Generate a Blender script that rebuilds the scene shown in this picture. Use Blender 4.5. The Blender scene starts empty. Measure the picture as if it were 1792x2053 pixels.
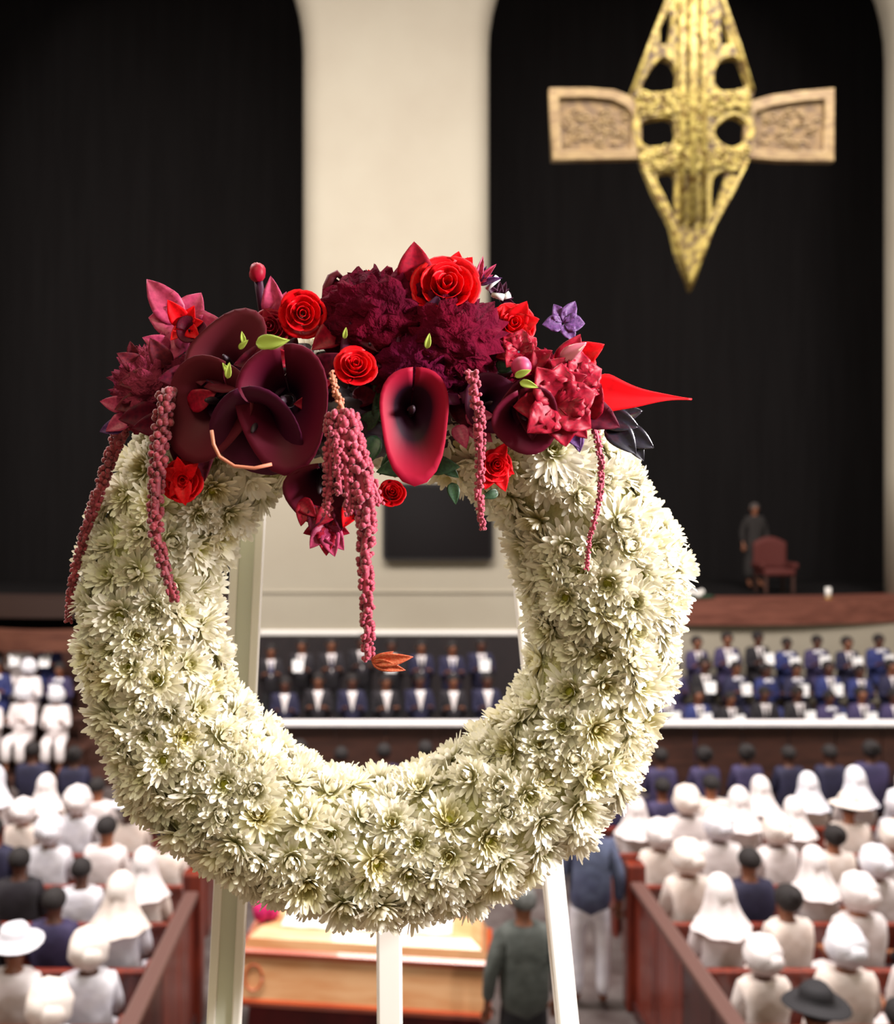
import bpy, bmesh, math, random
from mathutils import Vector, Matrix, Quaternion, noise
from mathutils.bvhtree import BVHTree

R = math.radians
rnd = random.Random(7)
S = bpy.context.scene
COL = S.collection
PI = math.pi

# ------------------------------------------------------------------ camera, world, light, exposure
F = 1920.0            # focal length in pixels of the 1792 x 2053 frame
VX, VY = 750.0, 1026.0
CZ = 4.20             # eye height above the nave floor: the viewer stands on a gallery
cam_d = bpy.data.cameras.new('camera')
cam = bpy.data.objects.new('camera', cam_d)
COL.objects.link(cam)
cam.location = (0, 0, CZ)
cam.rotation_euler = (R(90), 0, 0)
cam_d.sensor_fit = 'HORIZONTAL'
cam_d.sensor_width = 36.0
cam_d.lens = 36.0 * F / 1792.0
cam_d.shift_x = (896.0 - VX) / 1792.0
cam_d.clip_end = 200
cam_d.dof.use_dof = True
cam_d.dof.focus_distance = 1.26
cam_d.dof.aperture_fstop = 4.0
S.camera = cam

def P(px, py, d):
    return Vector(((px - VX) * d / F, d, CZ - (py - VY) * d / F))

w = bpy.data.worlds.new('world'); S.world = w
w.use_nodes = True
w.node_tree.nodes['Background'].inputs[0].default_value = (1.0, 0.93, 0.66, 1)
w.node_tree.nodes['Background'].inputs[1].default_value = 0.24

def area(name, loc, target, size, power, color=(1, 1, 1), size_y=None):
    l = bpy.data.lights.new(name, 'AREA'); l.energy = power; l.color = color; l.size = size
    if size_y: l.shape = 'RECTANGLE'; l.size_y = size_y
    o = bpy.data.objects.new(name, l); COL.objects.link(o)
    o.location = loc
    o.rotation_euler = (Vector(target) - Vector(loc)).to_track_quat('-Z', 'Y').to_euler()
    return o
# lamp on the gallery wall beside the wreath
area('gallery_lamp', (1.8, 0.62, 4.8), (0.1, 1.4, 4.0), 0.45, 150, (1.0, 0.95, 0.95))
# added warm fill light over the viewer; no lamp is known there
area('front_fill', (-0.5, -0.8, 6.5), (0, 1.4, 4.1), 1.2, 44, (1.0, 0.93, 0.58))
# nave lamps
area('nave_lamp', (0, 7.5, 15.5), (0, 9.5, 0), 5.0, 2200, (1.0, 0.93, 0.88))
area('nave_lamp', (7.5, 7, 14.5), (5, 11, 0), 4.0, 2450, (1.0, 0.93, 0.90))
area('nave_lamp', (-7.5, 7, 14.5), (-4, 11, 0), 4.0, 2250, (1.0, 0.93, 0.90))
# added fill light that brightens the plinth; no real lamp hangs there
area('plinth_fill', (0.3, 12.6, 8.5), (0.3, 17.6, 2.9), 1.0, 150, (1.0, 0.95, 0.88))

S.view_settings.view_transform = 'Standard'
S.view_settings.look = 'None'
S.view_settings.exposure = 0.0
S.view_settings.gamma = 1.0
S.view_settings.use_curve_mapping = False

# ------------------------------------------------------------------ helpers
def lin(c):
    out = []
    for v in c:
        v = v / 255.0
        out.append(v / 12.92 if v <= 0.04045 else ((v + 0.055) / 1.055) ** 2.4)
    return (*out, 1.0)

MATS = {}
def mat(name, c, rough=0.6, metal=0.0, c2=None, scale=8.0, bump=0.0, bscale=None, sheen=0.0, trans=0.0,
        coat=0.0, stretch=None, detail=4.0, contrast=(0.35, 0.65), spec=0.5):
    if name in MATS: return MATS[name]
    m = bpy.data.materials.new(name); m.use_nodes = True
    nt = m.node_tree; n = nt.nodes; b = n['Principled BSDF']
    b.inputs['Base Color'].default_value = lin(c)
    b.inputs['Roughness'].default_value = rough
    b.inputs['Metallic'].default_value = metal
    b.inputs['Specular IOR Level'].default_value = spec
    b.inputs['Sheen Weight'].default_value = sheen
    b.inputs['Coat Weight'].default_value = coat
    tc = n.new('ShaderNodeTexCoord')
    vec = tc.outputs['Object']
    if stretch:
        mp = n.new('ShaderNodeMapping'); mp.inputs['Scale'].default_value = stretch
        nt.links.new(vec, mp.inputs[0]); vec = mp.outputs[0]
    if c2 is not None:
        t = n.new('ShaderNodeTexNoise'); t.inputs['Scale'].default_value = scale; t.inputs['Detail'].default_value = detail
        nt.links.new(vec, t.inputs['Vector'])
        r = n.new('ShaderNodeValToRGB')
        r.color_ramp.elements[0].color = lin(c); r.color_ramp.elements[1].color = lin(c2)
        r.color_ramp.elements[0].position = contrast[0]; r.color_ramp.elements[1].position = contrast[1]
        nt.links.new(t.outputs['Fac'], r.inputs[0]); nt.links.new(r.outputs[0], b.inputs['Base Color'])
    if bump:
        t2 = n.new('ShaderNodeTexNoise'); t2.inputs['Scale'].default_value = bscale or scale * 3; t2.inputs['Detail'].default_value = 3
        nt.links.new(vec, t2.inputs['Vector'])
        bp = n.new('ShaderNodeBump'); bp.inputs['Strength'].default_value = bump; bp.inputs['Distance'].default_value = 0.02
        nt.links.new(t2.outputs['Fac'], bp.inputs['Height']); nt.links.new(bp.outputs[0], b.inputs['Normal'])
    if trans:
        td = n.new('ShaderNodeBsdfTranslucent'); mx = n.new('ShaderNodeMixShader'); mx.inputs[0].default_value = trans
        src = b.inputs['Base Color'].links[0].from_socket if b.inputs['Base Color'].is_linked else None
        if src: nt.links.new(src, td.inputs[0])
        else: td.inputs[0].default_value = lin(c)
        nt.links.new(b.outputs[0], mx.inputs[1]); nt.links.new(td.outputs[0], mx.inputs[2])
        nt.links.new(mx.outputs[0], n['Material Output'].inputs[0])
    MATS[name] = m
    return m

def petal_mat(name, inner, outer, r0, r1, rough=0.55, trans=0.25, jitter=0.10):
    """A flower's own colouring: one colour at the throat, another at the petal ends, a little different from bloom to bloom."""
    if name in MATS: return MATS[name]
    m = bpy.data.materials.new(name); m.use_nodes = True
    nt = m.node_tree; n = nt.nodes; b = n['Principled BSDF']; b.inputs['Roughness'].default_value = rough
    b.inputs['Specular IOR Level'].default_value = 0.3
    tc = n.new('ShaderNodeTexCoord'); ln = n.new('ShaderNodeVectorMath'); ln.operation = 'LENGTH'
    nt.links.new(tc.outputs['Object'], ln.inputs[0])
    mr = n.new('ShaderNodeMapRange'); mr.inputs[1].default_value = r0; mr.inputs[2].default_value = r1
    nt.links.new(ln.outputs['Value'], mr.inputs[0])
    mix = n.new('ShaderNodeMix'); mix.data_type = 'RGBA'
    mix.inputs[6].default_value = lin(inner); mix.inputs[7].default_value = lin(outer)
    nt.links.new(mr.outputs[0], mix.inputs[0])
    oi = n.new('ShaderNodeObjectInfo'); hs = n.new('ShaderNodeHueSaturation')
    mv = n.new('ShaderNodeMapRange'); mv.inputs[3].default_value = 1 - jitter; mv.inputs[4].default_value = 1 + jitter * 0.4
    nt.links.new(oi.outputs['Random'], mv.inputs[0]); nt.links.new(mv.outputs[0], hs.inputs['Value'])
    nt.links.new(mix.outputs[2], hs.inputs['Color'])
    nt.links.new(hs.outputs[0], b.inputs['Base Color'])
    td = n.new('ShaderNodeBsdfTranslucent'); mx = n.new('ShaderNodeMixShader'); mx.inputs[0].default_value = trans
    nt.links.new(hs.outputs[0], td.inputs[0]); nt.links.new(b.outputs[0], mx.inputs[1]); nt.links.new(td.outputs[0], mx.inputs[2])
    nt.links.new(mx.outputs[0], n['Material Output'].inputs[0])
    MATS[name] = m
    return m

class MB:
    def __init__(s): s.v = []; s.f = []
    def add(s, vs, fs, M=None):
        b = len(s.v)
        s.v.extend([(M @ Vector(v)) if M else Vector(v) for v in vs])
        s.f.extend([tuple(i + b for i in f) for f in fs])
        return s
    def box(s, c, size, M=None, bevel=0.0):
        x, y, z = [k / 2 for k in size]; c = Vector(c)
        if bevel:
            b = min(bevel, x * .9, y * .9, z * .9)
            vs = []; 
            bm = bmesh.new(); bmesh.ops.create_cube(bm, size=1.0)
            for v in bm.verts: v.co = Vector((v.co.x * size[0], v.co.y * size[1], v.co.z * size[2]))
            bmesh.ops.bevel(bm, geom=bm.edges[:], offset=b, segments=2, affect='EDGES', profile=0.5)
            bm.verts.index_update()
            vs = [v.co + c for v in bm.verts]; fs = [[v.index for v in f.verts] for f in bm.faces]
            bm.free(); return s.add(vs, fs, M)
        vs = [c + Vector((a * x, b * y, d * z)) for d in (-1, 1) for b in (-1, 1) for a in (-1, 1)]
        return s.add(vs, [(0, 2, 3, 1), (4, 5, 7, 6), (0, 1, 5, 4), (2, 6, 7, 3), (0, 4, 6, 2), (1, 3, 7, 5)], M)
    def tube(s, pts, rad, n=8, cap=True, M=None):
        pts = [Vector(p) for p in pts]
        if not isinstance(rad, (list, tuple)): rad = [rad] * len(pts)
        vs = []; fs = []; up = None
        for i, p in enumerate(pts):
            t = (pts[min(i + 1, len(pts) - 1)] - pts[max(i - 1, 0)]).normalized()
            if up is None: up = t.orthogonal().normalized()
            up = (up - t * up.dot(t)).normalized(); sd = t.cross(up)
            for k in range(n):
                a = 2 * PI * k / n
                vs.append(p + (up * math.cos(a) + sd * math.sin(a)) * rad[i])
        for i in range(len(pts) - 1):
            for k in range(n):
                fs.append((i * n + k, i * n + (k + 1) % n, (i + 1) * n + (k + 1) % n, (i + 1) * n + k))
        if cap:
            fs.append(tuple(reversed(range(n)))); fs.append(tuple((len(pts) - 1) * n + k for k in range(n)))
        return s.add(vs, fs, M)
    def ball(s, c, r, n=8, m=5, M=None, fn=None):
        if not isinstance(r, (list, tuple, Vector)): r = (r, r, r)
        c = Vector(c); vs = [Vector((0, 0, 1))]; fs = []
        for j in range(1, m):
            ph = PI * j / m
            for k in range(n):
                a = 2 * PI * k / n
                vs.append(Vector((math.sin(ph) * math.cos(a), math.sin(ph) * math.sin(a), math.cos(ph))))
        vs.append(Vector((0, 0, -1)))
        for k in range(n):
            fs.append((0, 1 + k, 1 + (k + 1) % n))
            for j in range(m - 2):
                a = 1 + j * n
                fs.append((a + k, a + n + k, a + n + (k + 1) % n, a + (k + 1) % n))
            e = 1 + (m - 2) * n
            fs.append((e + (k + 1) % n, e + k, len(vs) - 1))
        out = []
        for v in vs:
            q = fn(v) if fn else 1.0
            out.append(c + Vector((v.x * r[0], v.y * r[1], v.z * r[2])) * q)
        return s.add(out, fs, M)
    def grid(s, fn, nu, nv, M=None):
        vs = [fn(i / nu, j / nv) for j in range(nv + 1) for i in range(nu + 1)]
        fs = [(j * (nu + 1) + i, j * (nu + 1) + i + 1, (j + 1) * (nu + 1) + i + 1, (j + 1) * (nu + 1) + i) for j in range(nv) for i in range(nu)]
        return s.add(vs, fs, M)
    def prism(s, outline, y0, y1, M=None):
        n = len(outline)
        vs = [(x, y0, z) for x, z in outline] + [(x, y1, z) for x, z in outline]
        fs = [tuple(range(n)), tuple(reversed(range(n, 2 * n)))]
        fs += [(k, k + n, (k + 1) % n + n, (k + 1) % n) for k in range(n)]
        return s.add(vs, fs, M)
    def mesh(s, name, m, smooth=True, thick=0.0):
        me = bpy.data.meshes.new(name)
        me.from_pydata([tuple(v) for v in s.v], [], s.f)
        if m: me.materials.append(m)
        bm = bmesh.new(); bm.from_mesh(me); bmesh.ops.recalc_face_normals(bm, faces=bm.faces[:])
        if thick:
            bmesh.ops.solidify(bm, geom=bm.faces[:], thickness=thick)
        bm.to_mesh(me); bm.free()
        if smooth:
            for p in me.polygons: p.use_smooth = True
        return me
    def obj(s, name, m, parent=None, smooth=True, kind=None, label=None, thick=0.0):
        return link(name, s.mesh(name, m, smooth, thick), parent, kind, label)

def link(name, me, parent=None, kind=None, label=None, M=None):
    o = bpy.data.objects.new(name, me); COL.objects.link(o)
    if parent: o.parent = parent
    if kind: o['kind'] = kind
    if label: o['label'] = label
    if M is not None: o.matrix_local = M
    return o

def thing(name, label, cat, loc=(0, 0, 0), rz=0, group=None):
    o = bpy.data.objects.new(name, None); COL.objects.link(o)
    o.location = loc; o.rotation_euler = (0, 0, rz); o.empty_display_size = 0.1
    o['label'] = label; o['category'] = cat
    if group: o['group'] = group
    return o
def tag(o, label, cat, group=None):
    o['label'] = label; o['category'] = cat
    if group: o['group'] = group
    return o

def aim(pos, direction, roll=0.0, sc=1.0):
    """local +Z to DIRECTION, then placed at POS"""
    q = Vector(direction).normalized().to_track_quat('Z', 'Y') @ Quaternion((0, 0, 1), roll)
    s3 = sc if isinstance(sc, (tuple, list)) else (sc, sc, sc)
    return Matrix.Translation(pos) @ q.to_matrix().to_4x4() @ Matrix.Diagonal((*s3, 1))

# ------------------------------------------------------------------ materials of the place
M_cream = mat('cream_paint', (164, 156, 139), 0.75, c2=(159, 150, 133), scale=0.7, bump=0.03, bscale=40)
M_black = mat('black_bay_shade', (27, 25, 25), 0.95, c2=(24, 22, 22), scale=1.2, spec=0.05, stretch=(4, 4, .3))  # darkness of the unlit bays put into the colour; also plain black parts
M_floor = mat('nave_tile', (92, 84, 82), 0.55, c2=(62, 50, 48), scale=3.0)
M_gall = mat('gallery_floor', (110, 90, 70), 0.6)
M_brown = mat('dark_wood', (72, 42, 32), 0.55, c2=(52, 29, 22), scale=2.0, stretch=(1, 6, 6))
M_redwood = mat('pew_wood', (128, 46, 26), 0.35, c2=(92, 30, 20), scale=2.5, stretch=(6, 6, 1), coat=0.3)
M_darkwood = mat('partition_wood', (74, 24, 20), 0.4, c2=(48, 16, 15), scale=2.5, stretch=(6, 6, 1), coat=0.3)
M_caprail = mat('cap_rail_wood', (94, 66, 60), 0.45)
M_orange = mat('casket_wood', (228, 176, 128), 0.3, c2=(214, 150, 100), scale=2.2, stretch=(1, 6, 6), coat=0.6)
M_orange2 = mat('casket_moulding', (190, 86, 44), 0.25, c2=(166, 64, 32), scale=2.2, stretch=(1, 6, 6), coat=0.6)
M_carpet = mat('red_drape', (88, 16, 16), 0.9, c2=(66, 10, 12), scale=4)
M_white = mat('white_paint', (236, 232, 226), 0.45)
M_ledge = mat('white_cloth', (238, 232, 230), 0.8, c2=(226, 220, 222), scale=5)
M_brass = mat('brass', (190, 150, 70), 0.3, metal=1.0)

# ------------------------------------------------------------------ the setting
def struct(name, mb, m, smooth=False):
    return mb.obj(name, m, None, smooth, 'structure')

struct('floor', MB().box((0, 13, -0.1), (30, 30, 0.2)), M_floor)
struct('floor_gallery', MB().box((0, -1.0, CZ - 1.55), (14, 5.6, 0.2)), M_gall)
struct('ceiling', MB().box((0, 13, 17.1), (30, 30, 0.2)), M_cream)
struct('wall_left', MB().box((-14.6, 13, 8.5), (0.2, 30, 17)), M_cream)
struct('wall_right', MB().box((14.6, 13, 8.5), (0.2, 30, 17)), M_cream)
struct('wall_back', MB().box((0, 23.2, 8.5), (29, 0.2, 17)), M_black)  # painted black in place of the shade inside the arches
PD = 18.0
struct('floor_chancel', MB().box((0, 20.6, 1.29), (29, 5.2, 2.58)), M_black)

ARCH_R = 3.65; SPR = 13.0
def pier(name, x0, x1, z0=2.58):
    """arch pier with rounded corners that flares into the arch at its top"""
    mb = MB(); rings = []
    zs = [z0, 5, 8, 11] + [SPR + ARCH_R * math.sin(R(a)) for a in range(0, 91, 6)]
    n = 40; rc = 0.42; dep = 0.95
    vs = []
    for z in zs:
        fl = 0.0 if z <= SPR else ARCH_R - math.sqrt(max(ARCH_R ** 2 - (z - SPR) ** 2, 0))
        a, b = x0 - fl, x1 + fl
        for k in range(n):
            q, u = divmod(k, 10); t = u / 9 * PI / 2
            cx = (b - rc, a + rc, a + rc, b - rc)[q]; cy = (PD + dep - rc, PD + dep - rc, PD + rc, PD + rc)[q]
            ang = q * PI / 2 + t
            vs.append((cx + rc * math.cos(ang), cy + rc * math.sin(ang), z))
    fs = []
    for i in range(len(zs) - 1):
        for k in range(n):
            fs.append((i * n + k, i * n + (k + 1) % n, (i + 1) * n + (k + 1) % n, (i + 1) * n + k))
    fs.append(tuple(reversed(range(n)))); fs.append(tuple((len(zs) - 1) * n + k for k in range(n)))
    mb.add(vs, fs)
    return struct(name, mb, M_cream, True)
pier('column', -1.36, 2.20)
pier('column', 9.92, 13.4)
pier('column', -12.2, -8.66)

# plinth below the middle pier, with its moulding line and white foot
def X(px, d): return (px - VX) * d / F
def Z(py, d): return CZ - (py - VY) * d / F
dpl = 17.45
pm = MB()
pm.box(((X(478, dpl) + X(1065, dpl)) / 2, dpl + 0.55, (Z(985, dpl) + 0.0) / 2), (X(1065, dpl) - X(478, dpl), 1.1, Z(985, dpl)), bevel=0.06)
struct('column_plinth_base_trim', pm, M_cream)
struct('trim_1', MB().box(((X(478, dpl) + X(1065, dpl)) / 2, dpl - 0.005, Z(1186, dpl)), (X(1065, dpl) - X(478, dpl) + .02, 0.05, 0.05), bevel=0.015), M_cream)
struct('trim_2', MB().box(((X(520, dpl) + X(1040, dpl)) / 2, dpl - 0.03, Z(1268, dpl)), (X(1040, dpl) - X(520, dpl), 0.08, 0.09), bevel=0.02), M_white)

struct('wall_panelling', MB().box(((X(488, dpl) + X(1058, dpl)) / 2, dpl - 0.05, Z(1276, dpl) / 2), (X(1058, dpl) - X(488, dpl), 0.08, Z(1276, dpl) - .002)), mat('panelling_dark', (34, 24, 26), .7, c2=(24, 17, 20), scale=3, stretch=(6, 1, 1)))
# bowed wooden balcony fronts in each bay, cream wall under them
def bow(name, x0, x1, y0, bulge, z0, z1, th, m, sag=0.0):
    mb = MB(); n = 28; vs = []; fs = []
    for i in range(n + 1):
        t = i / n; x = x0 + (x1 - x0) * t; b = bulge * math.sin(PI * t)
        dz = -sag * math.sin(PI * t)
        for yy, zz in ((y0 - b, z0 + dz), (y0 - b, z1 + dz), (y0 - b + th, z1 + dz), (y0 - b + th, z0 + dz)):
            vs.append((x, yy, zz))
    for i in range(n):
        for k in range(4):
            fs.append((i * 4 + k, i * 4 + (k + 1) % 4, i * 4 + 4 + (k + 1) % 4, i * 4 + 4 + k))
    fs += [(3, 2, 1, 0), tuple(n * 4 + k for k in range(4))]
    mb.add(vs, fs); return struct(name, mb, m, False)
bow('wall_balcony_front', 2.88, 9.9, 17.6, 0.45, 0, 2.19, 0.3, M_cream)
bow('trim_3', 2.88, 10.0, 17.62, 0.6, 2.19, 2.63, 0.9, mat('balcony_edge_wood', (122, 72, 58), .5, c2=(98, 54, 42), scale=2, stretch=(1, 6, 6)))
bow('wall_balcony_front', -8.7, -2.5, 17.6, 0.45, 0, 1.95, 0.3, M_brown)
bow('trim_4', -8.7, -2.5, 17.3, 1.1, 1.95, 2.30, 0.25, mat('balcony_wood', (104, 62, 46), 0.5, c2=(84, 46, 34), scale=2, stretch=(1, 6, 6)), sag=0.12)
bow('trim_5', -8.7, -2.5, 17.62, 0.5, 2.30, 2.65, 0.9, mat('deep_brown_wood', (46, 27, 20), 0.6))  # darker brown band above the balcony wood

# singers' tiers
TIERS = [(14.6, 15.5, 0.12), (15.5, 16.3, 0.43), (16.3, 17.14, 0.79)]
for a, b, z in TIERS:
    for xa, xb in ((-9.5, -2.95), (3.1, 12.0)):
        struct('floor_tier', MB().box(((xa + xb) / 2, (a + b) / 2, z / 2), (xb - xa, b - a, z)), M_brown)
struct('floor_tier', MB().box((0.05, 16.25, 0.20), (5.9, 2.0, 0.40)), M_brown)

# ------------------------------------------------------------------ people
SKIN_TONES = [mat('skin_deep', (86, 50, 36), 0.55), mat('skin_brown', (122, 74, 50), 0.55), mat('skin_warm', (150, 92, 62), 0.55)]
WHITES = [mat('cloth_white', (240, 232, 232), 0.85, c2=(228, 217, 216), scale=7, bump=0.25, bscale=16),
          mat('cloth_ivory', (240, 230, 224), 0.85, c2=(228, 212, 202), scale=6, bump=0.25, bscale=14),
          mat('cloth_cool', (232, 230, 236), 0.85, c2=(214, 212, 222), scale=7, bump=0.25, bscale=16)]
M_hair = mat('black_hair', (30, 24, 24), 0.8, bump=0.6, bscale=60)
DARKS = [mat('suit_navy', (38, 36, 66), 0.8, c2=(28, 26, 50), scale=5, bump=0.2, bscale=14),
         mat('suit_black', (26, 22, 26), 0.8, c2=(34, 28, 36), scale=5, bump=0.2, bscale=14),
         mat('suit_purple', (64, 54, 92), 0.8, c2=(46, 40, 72), scale=5, bump=0.2, bscale=14),
         mat('suit_blue', (44, 52, 108), 0.8, c2=(34, 40, 84), scale=5, bump=0.2, bscale=14)]
M_greyblue = mat('jacket_greyblue', (98, 108, 136), 0.8, c2=(74, 80, 110), scale=6, bump=0.3, bscale=12)
M_greygreen = mat('jacket_greygreen', (66, 70, 66), 0.8, c2=(88, 92, 88), scale=9, bump=0.3, bscale=12)
M_trouser = mat('trousers_dark', (28, 26, 30), 0.8)
M_eye = mat('eye_dark', (20, 14, 12), 0.2)
M_lip = mat('lip_brown', (92, 42, 38), 0.5)
M_magenta = mat('magenta_cloth', (225, 36, 120), 0.8, c2=(200, 24, 100), scale=14, bump=0.5, bscale=30)

def skin_mesh(name, V, E, root, sub=1):
    keys = list(V); idx = {k: i for i, k in enumerate(keys)}
    me = bpy.data.meshes.new(name); me.from_pydata([V[k][0] for k in keys], [(idx[a], idx[b]) for a, b in E], [])
    o = bpy.data.objects.new(name, me); COL.objects.link(o)
    o.modifiers.new('s', 'SKIN').use_smooth_shade = True
    for i, k in enumerate(keys):
        r = V[k][1]; r = r if isinstance(r, tuple) else (r, r)
        me.skin_vertices[0].data[i].radius = r
        me.skin_vertices[0].data[i].use_root = (k == root)
    if sub:
        sm = o.modifiers.new('u', 'SUBSURF'); sm.levels = sub; sm.render_levels = sub
    dg = bpy.context.evaluated_depsgraph_get()
    out = bpy.data.meshes.new_from_object(o.evaluated_get(dg))
    out.name = name
    bpy.data.objects.remove(o); bpy.data.meshes.remove(me)
    for p in out.polygons: p.use_smooth = True
    return out

def chain(V, E, prev, items):
    for k, co, r in items:
        V[k] = (co, r)
        if prev: E.append((prev, k))
        prev = k
    return prev

def make_pose(pose):
    """skeleton joints, facing +Y, floor at z = 0; returns joint dictionary"""
    J = {}
    if pose.startswith('seat'):
        base = 0.50
        J['hipz'] = base
    else:
        base = 0.92
    J['pelvis'] = Vector((0, 0, base)); J['waist'] = Vector((0, 0.0, base + .18)); J['chest'] = Vector((0, .01, base + .38))
    J['neck0'] = Vector((0, 0, base + .53)); J['neck'] = Vector((0, .01, base + .565)); J['head0'] = Vector((0, .02, base + .61))
    J['head1'] = Vector((0, .022, base + .685)); J['head2'] = Vector((0, .015, base + .755))
    for s in (-1, 1):
        J['sh', s] = Vector((s * .16, 0, base + .47))
        if pose == 'seat':
            J['el', s] = Vector((s * .185, .04, base + .21)); J['wr', s] = Vector((s * .12, .25, base + .17))
        elif pose in ('seat_hold', 'stand_hold'):
            J['el', s] = Vector((s * .185, .05, base + .20)); J['wr', s] = Vector((s * .13, .25, base + .30))
        else:
            J['el', s] = Vector((s * .245, -.02, base + .20)); J['wr', s] = Vector((s * .25, .06, base - .04))
        J['hip', s] = Vector((s * .095, .03 if pose.startswith('seat') else 0, base - (.0 if pose.startswith('seat') else .04)))
        if pose.startswith('seat'):
            J['kn', s] = Vector((s * .11, .35, .50)); J['an', s] = Vector((s * .11, .32, .09)); J['to', s] = Vector((s * .115, .42, .045))
        else:
            J['kn', s] = Vector((s * .11, .02, .50)); J['an', s] = Vector((s * .11, 0, .09)); J['to', s] = Vector((s * .13, .16, .04))
    J['base'] = base
    return J

def body_mesh(pose):
    J = make_pose(pose); V = {}; E = []
    chain(V, E, None, [('pelvis', J['pelvis'], (.145, .11)), ('waist', J['waist'], (.125, .095)), ('chest', J['chest'], (.145, .105)),
                       ('neck0', J['neck0'], (.075, .07)), ('neck', J['neck'], .052), ('head0', J['head0'], (.066, .08)),
                       ('head1', J['head1'], (.082, .098)), ('head2', J['head2'], (.060, .072))])
    for s in (-1, 1):
        chain(V, E, 'chest', [(('sh', s), J['sh', s], .058), (('el', s), J['el', s], .042), (('wr', s), J['wr', s], (.028, .024))])
        d = (J['wr', s] - J['el', s]).normalized()
        palm = J['wr', s] + d * .055
        chain(V, E, ('wr', s), [(('pa', s), palm, (.036, .018))])
        side = Vector((-s, 0, 0)); side = (side - d * side.dot(d)).normalized(); nrm = d.cross(side)
        if nrm.z > 0: nrm = -nrm
        for i, (off, L) in enumerate(((.026, .068), (.009, .078), (-.009, .073), (-.026, .056))):
            r0 = palm + side * off + d * .032
            chain(V, E, ('pa', s), [(('f', s, i, 0), r0, .0095), (('f', s, i, 1), r0 + d * L * .5 + nrm * .008, .0085), (('f', s, i, 2), r0 + d * L * .8 + nrm * .03, .007)])
        r0 = palm + side * .036 - d * .01
        chain(V, E, ('pa', s), [(('t', s, 0), r0, .011), (('t', s, 1), r0 + side * .02 + d * .03, .0095), (('t', s, 2), r0 + side * .024 + d * .055, .008)])
        chain(V, E, 'pelvis', [(('hip', s), J['hip', s], .085), (('kn', s), J['kn', s], .056), (('an', s), J['an', s], .038), (('to', s), J['to', s], (.042, .03))])
    me = skin_mesh('body', V, E, 'pelvis', 1)
    # nose, brow and chin on the face side of the head
    hz = J['head1'].z
    for v in me.vertices:
        c = v.co
        if c.z > J['neck'].z + .03 and c.y > .05:
            f = max(0, 1 - abs(c.x) / .035)
            c.y += .022 * f * math.exp(-((c.z - (hz - .015)) / .022) ** 2) + .012 * f * math.exp(-((c.z - (hz - .085)) / .02) ** 2)
    return me, J

def garment_mesh(pose, style, J):
    """clothing grown a little larger than the body it covers"""
    V = {}; E = []
    k = 1.0
    chain(V, E, None, [('pelvis', J['pelvis'] + Vector((0, 0, .0)), (.185, .15)), ('waist', J['waist'], (.165, .13)), ('chest', J['chest'], (.185, .14)),
                       ('neck0', J['neck0'] + Vector((0, 0, -.005)), (.122, .10))])
    for s in (-1, 1):
        end = .55 if style == 'dress' else 1.0
        el, wr = J['el', s], J['wr', s]
        chain(V, E, 'chest', [(('sh', s), J['sh', s], .077), (('el', s), el, .058)])
        if style != 'dress':
            chain(V, E, ('el', s), [(('wr', s), wr - (wr - el) * .12, (.048, .044))])
        if pose.startswith('seat'):
            chain(V, E, 'pelvis', [(('hip', s), J['hip', s], .112), (('kn', s), J['kn', s], .088)])
            if style in ('dress', 'robe'):
                chain(V, E, ('kn', s), [(('an', s), J['an', s] + Vector((0, 0, .08)), .085)])
            else:
                chain(V, E, ('kn', s), [(('an', s), J['an', s] + Vector((0, 0, .02)), .06)])
        else:
            if style == 'jacket':
                chain(V, E, 'pelvis', [(('hip', s), J['hip', s] + Vector((s * .01, 0, -.09)), .11)])
            elif style == 'trousers':
                pass
            else:
                chain(V, E, 'pelvis', [(('kn', s), J['kn', s], .12), (('an', s), J['an', s] + Vector((0, 0, .06)), .12)])
    return skin_mesh('garment', V, E, 'pelvis', 1)

def trousers_mesh(J):
    V = {}; E = []
    chain(V, E, None, [('waist', J['pelvis'] + Vector((0, 0, .06)), (.15, .115)), ('pelvis', J['pelvis'], (.16, .125))])
    for s in (-1, 1):
        chain(V, E, 'pelvis', [(('hip', s), J['hip', s] + Vector((0, 0, -.05)), .095), (('kn', s), J['kn', s], .075), (('an', s), J['an', s] + Vector((0, 0, .02)), .062)])
    return skin_mesh('trousers', V, E, 'pelvis', 1)

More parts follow.
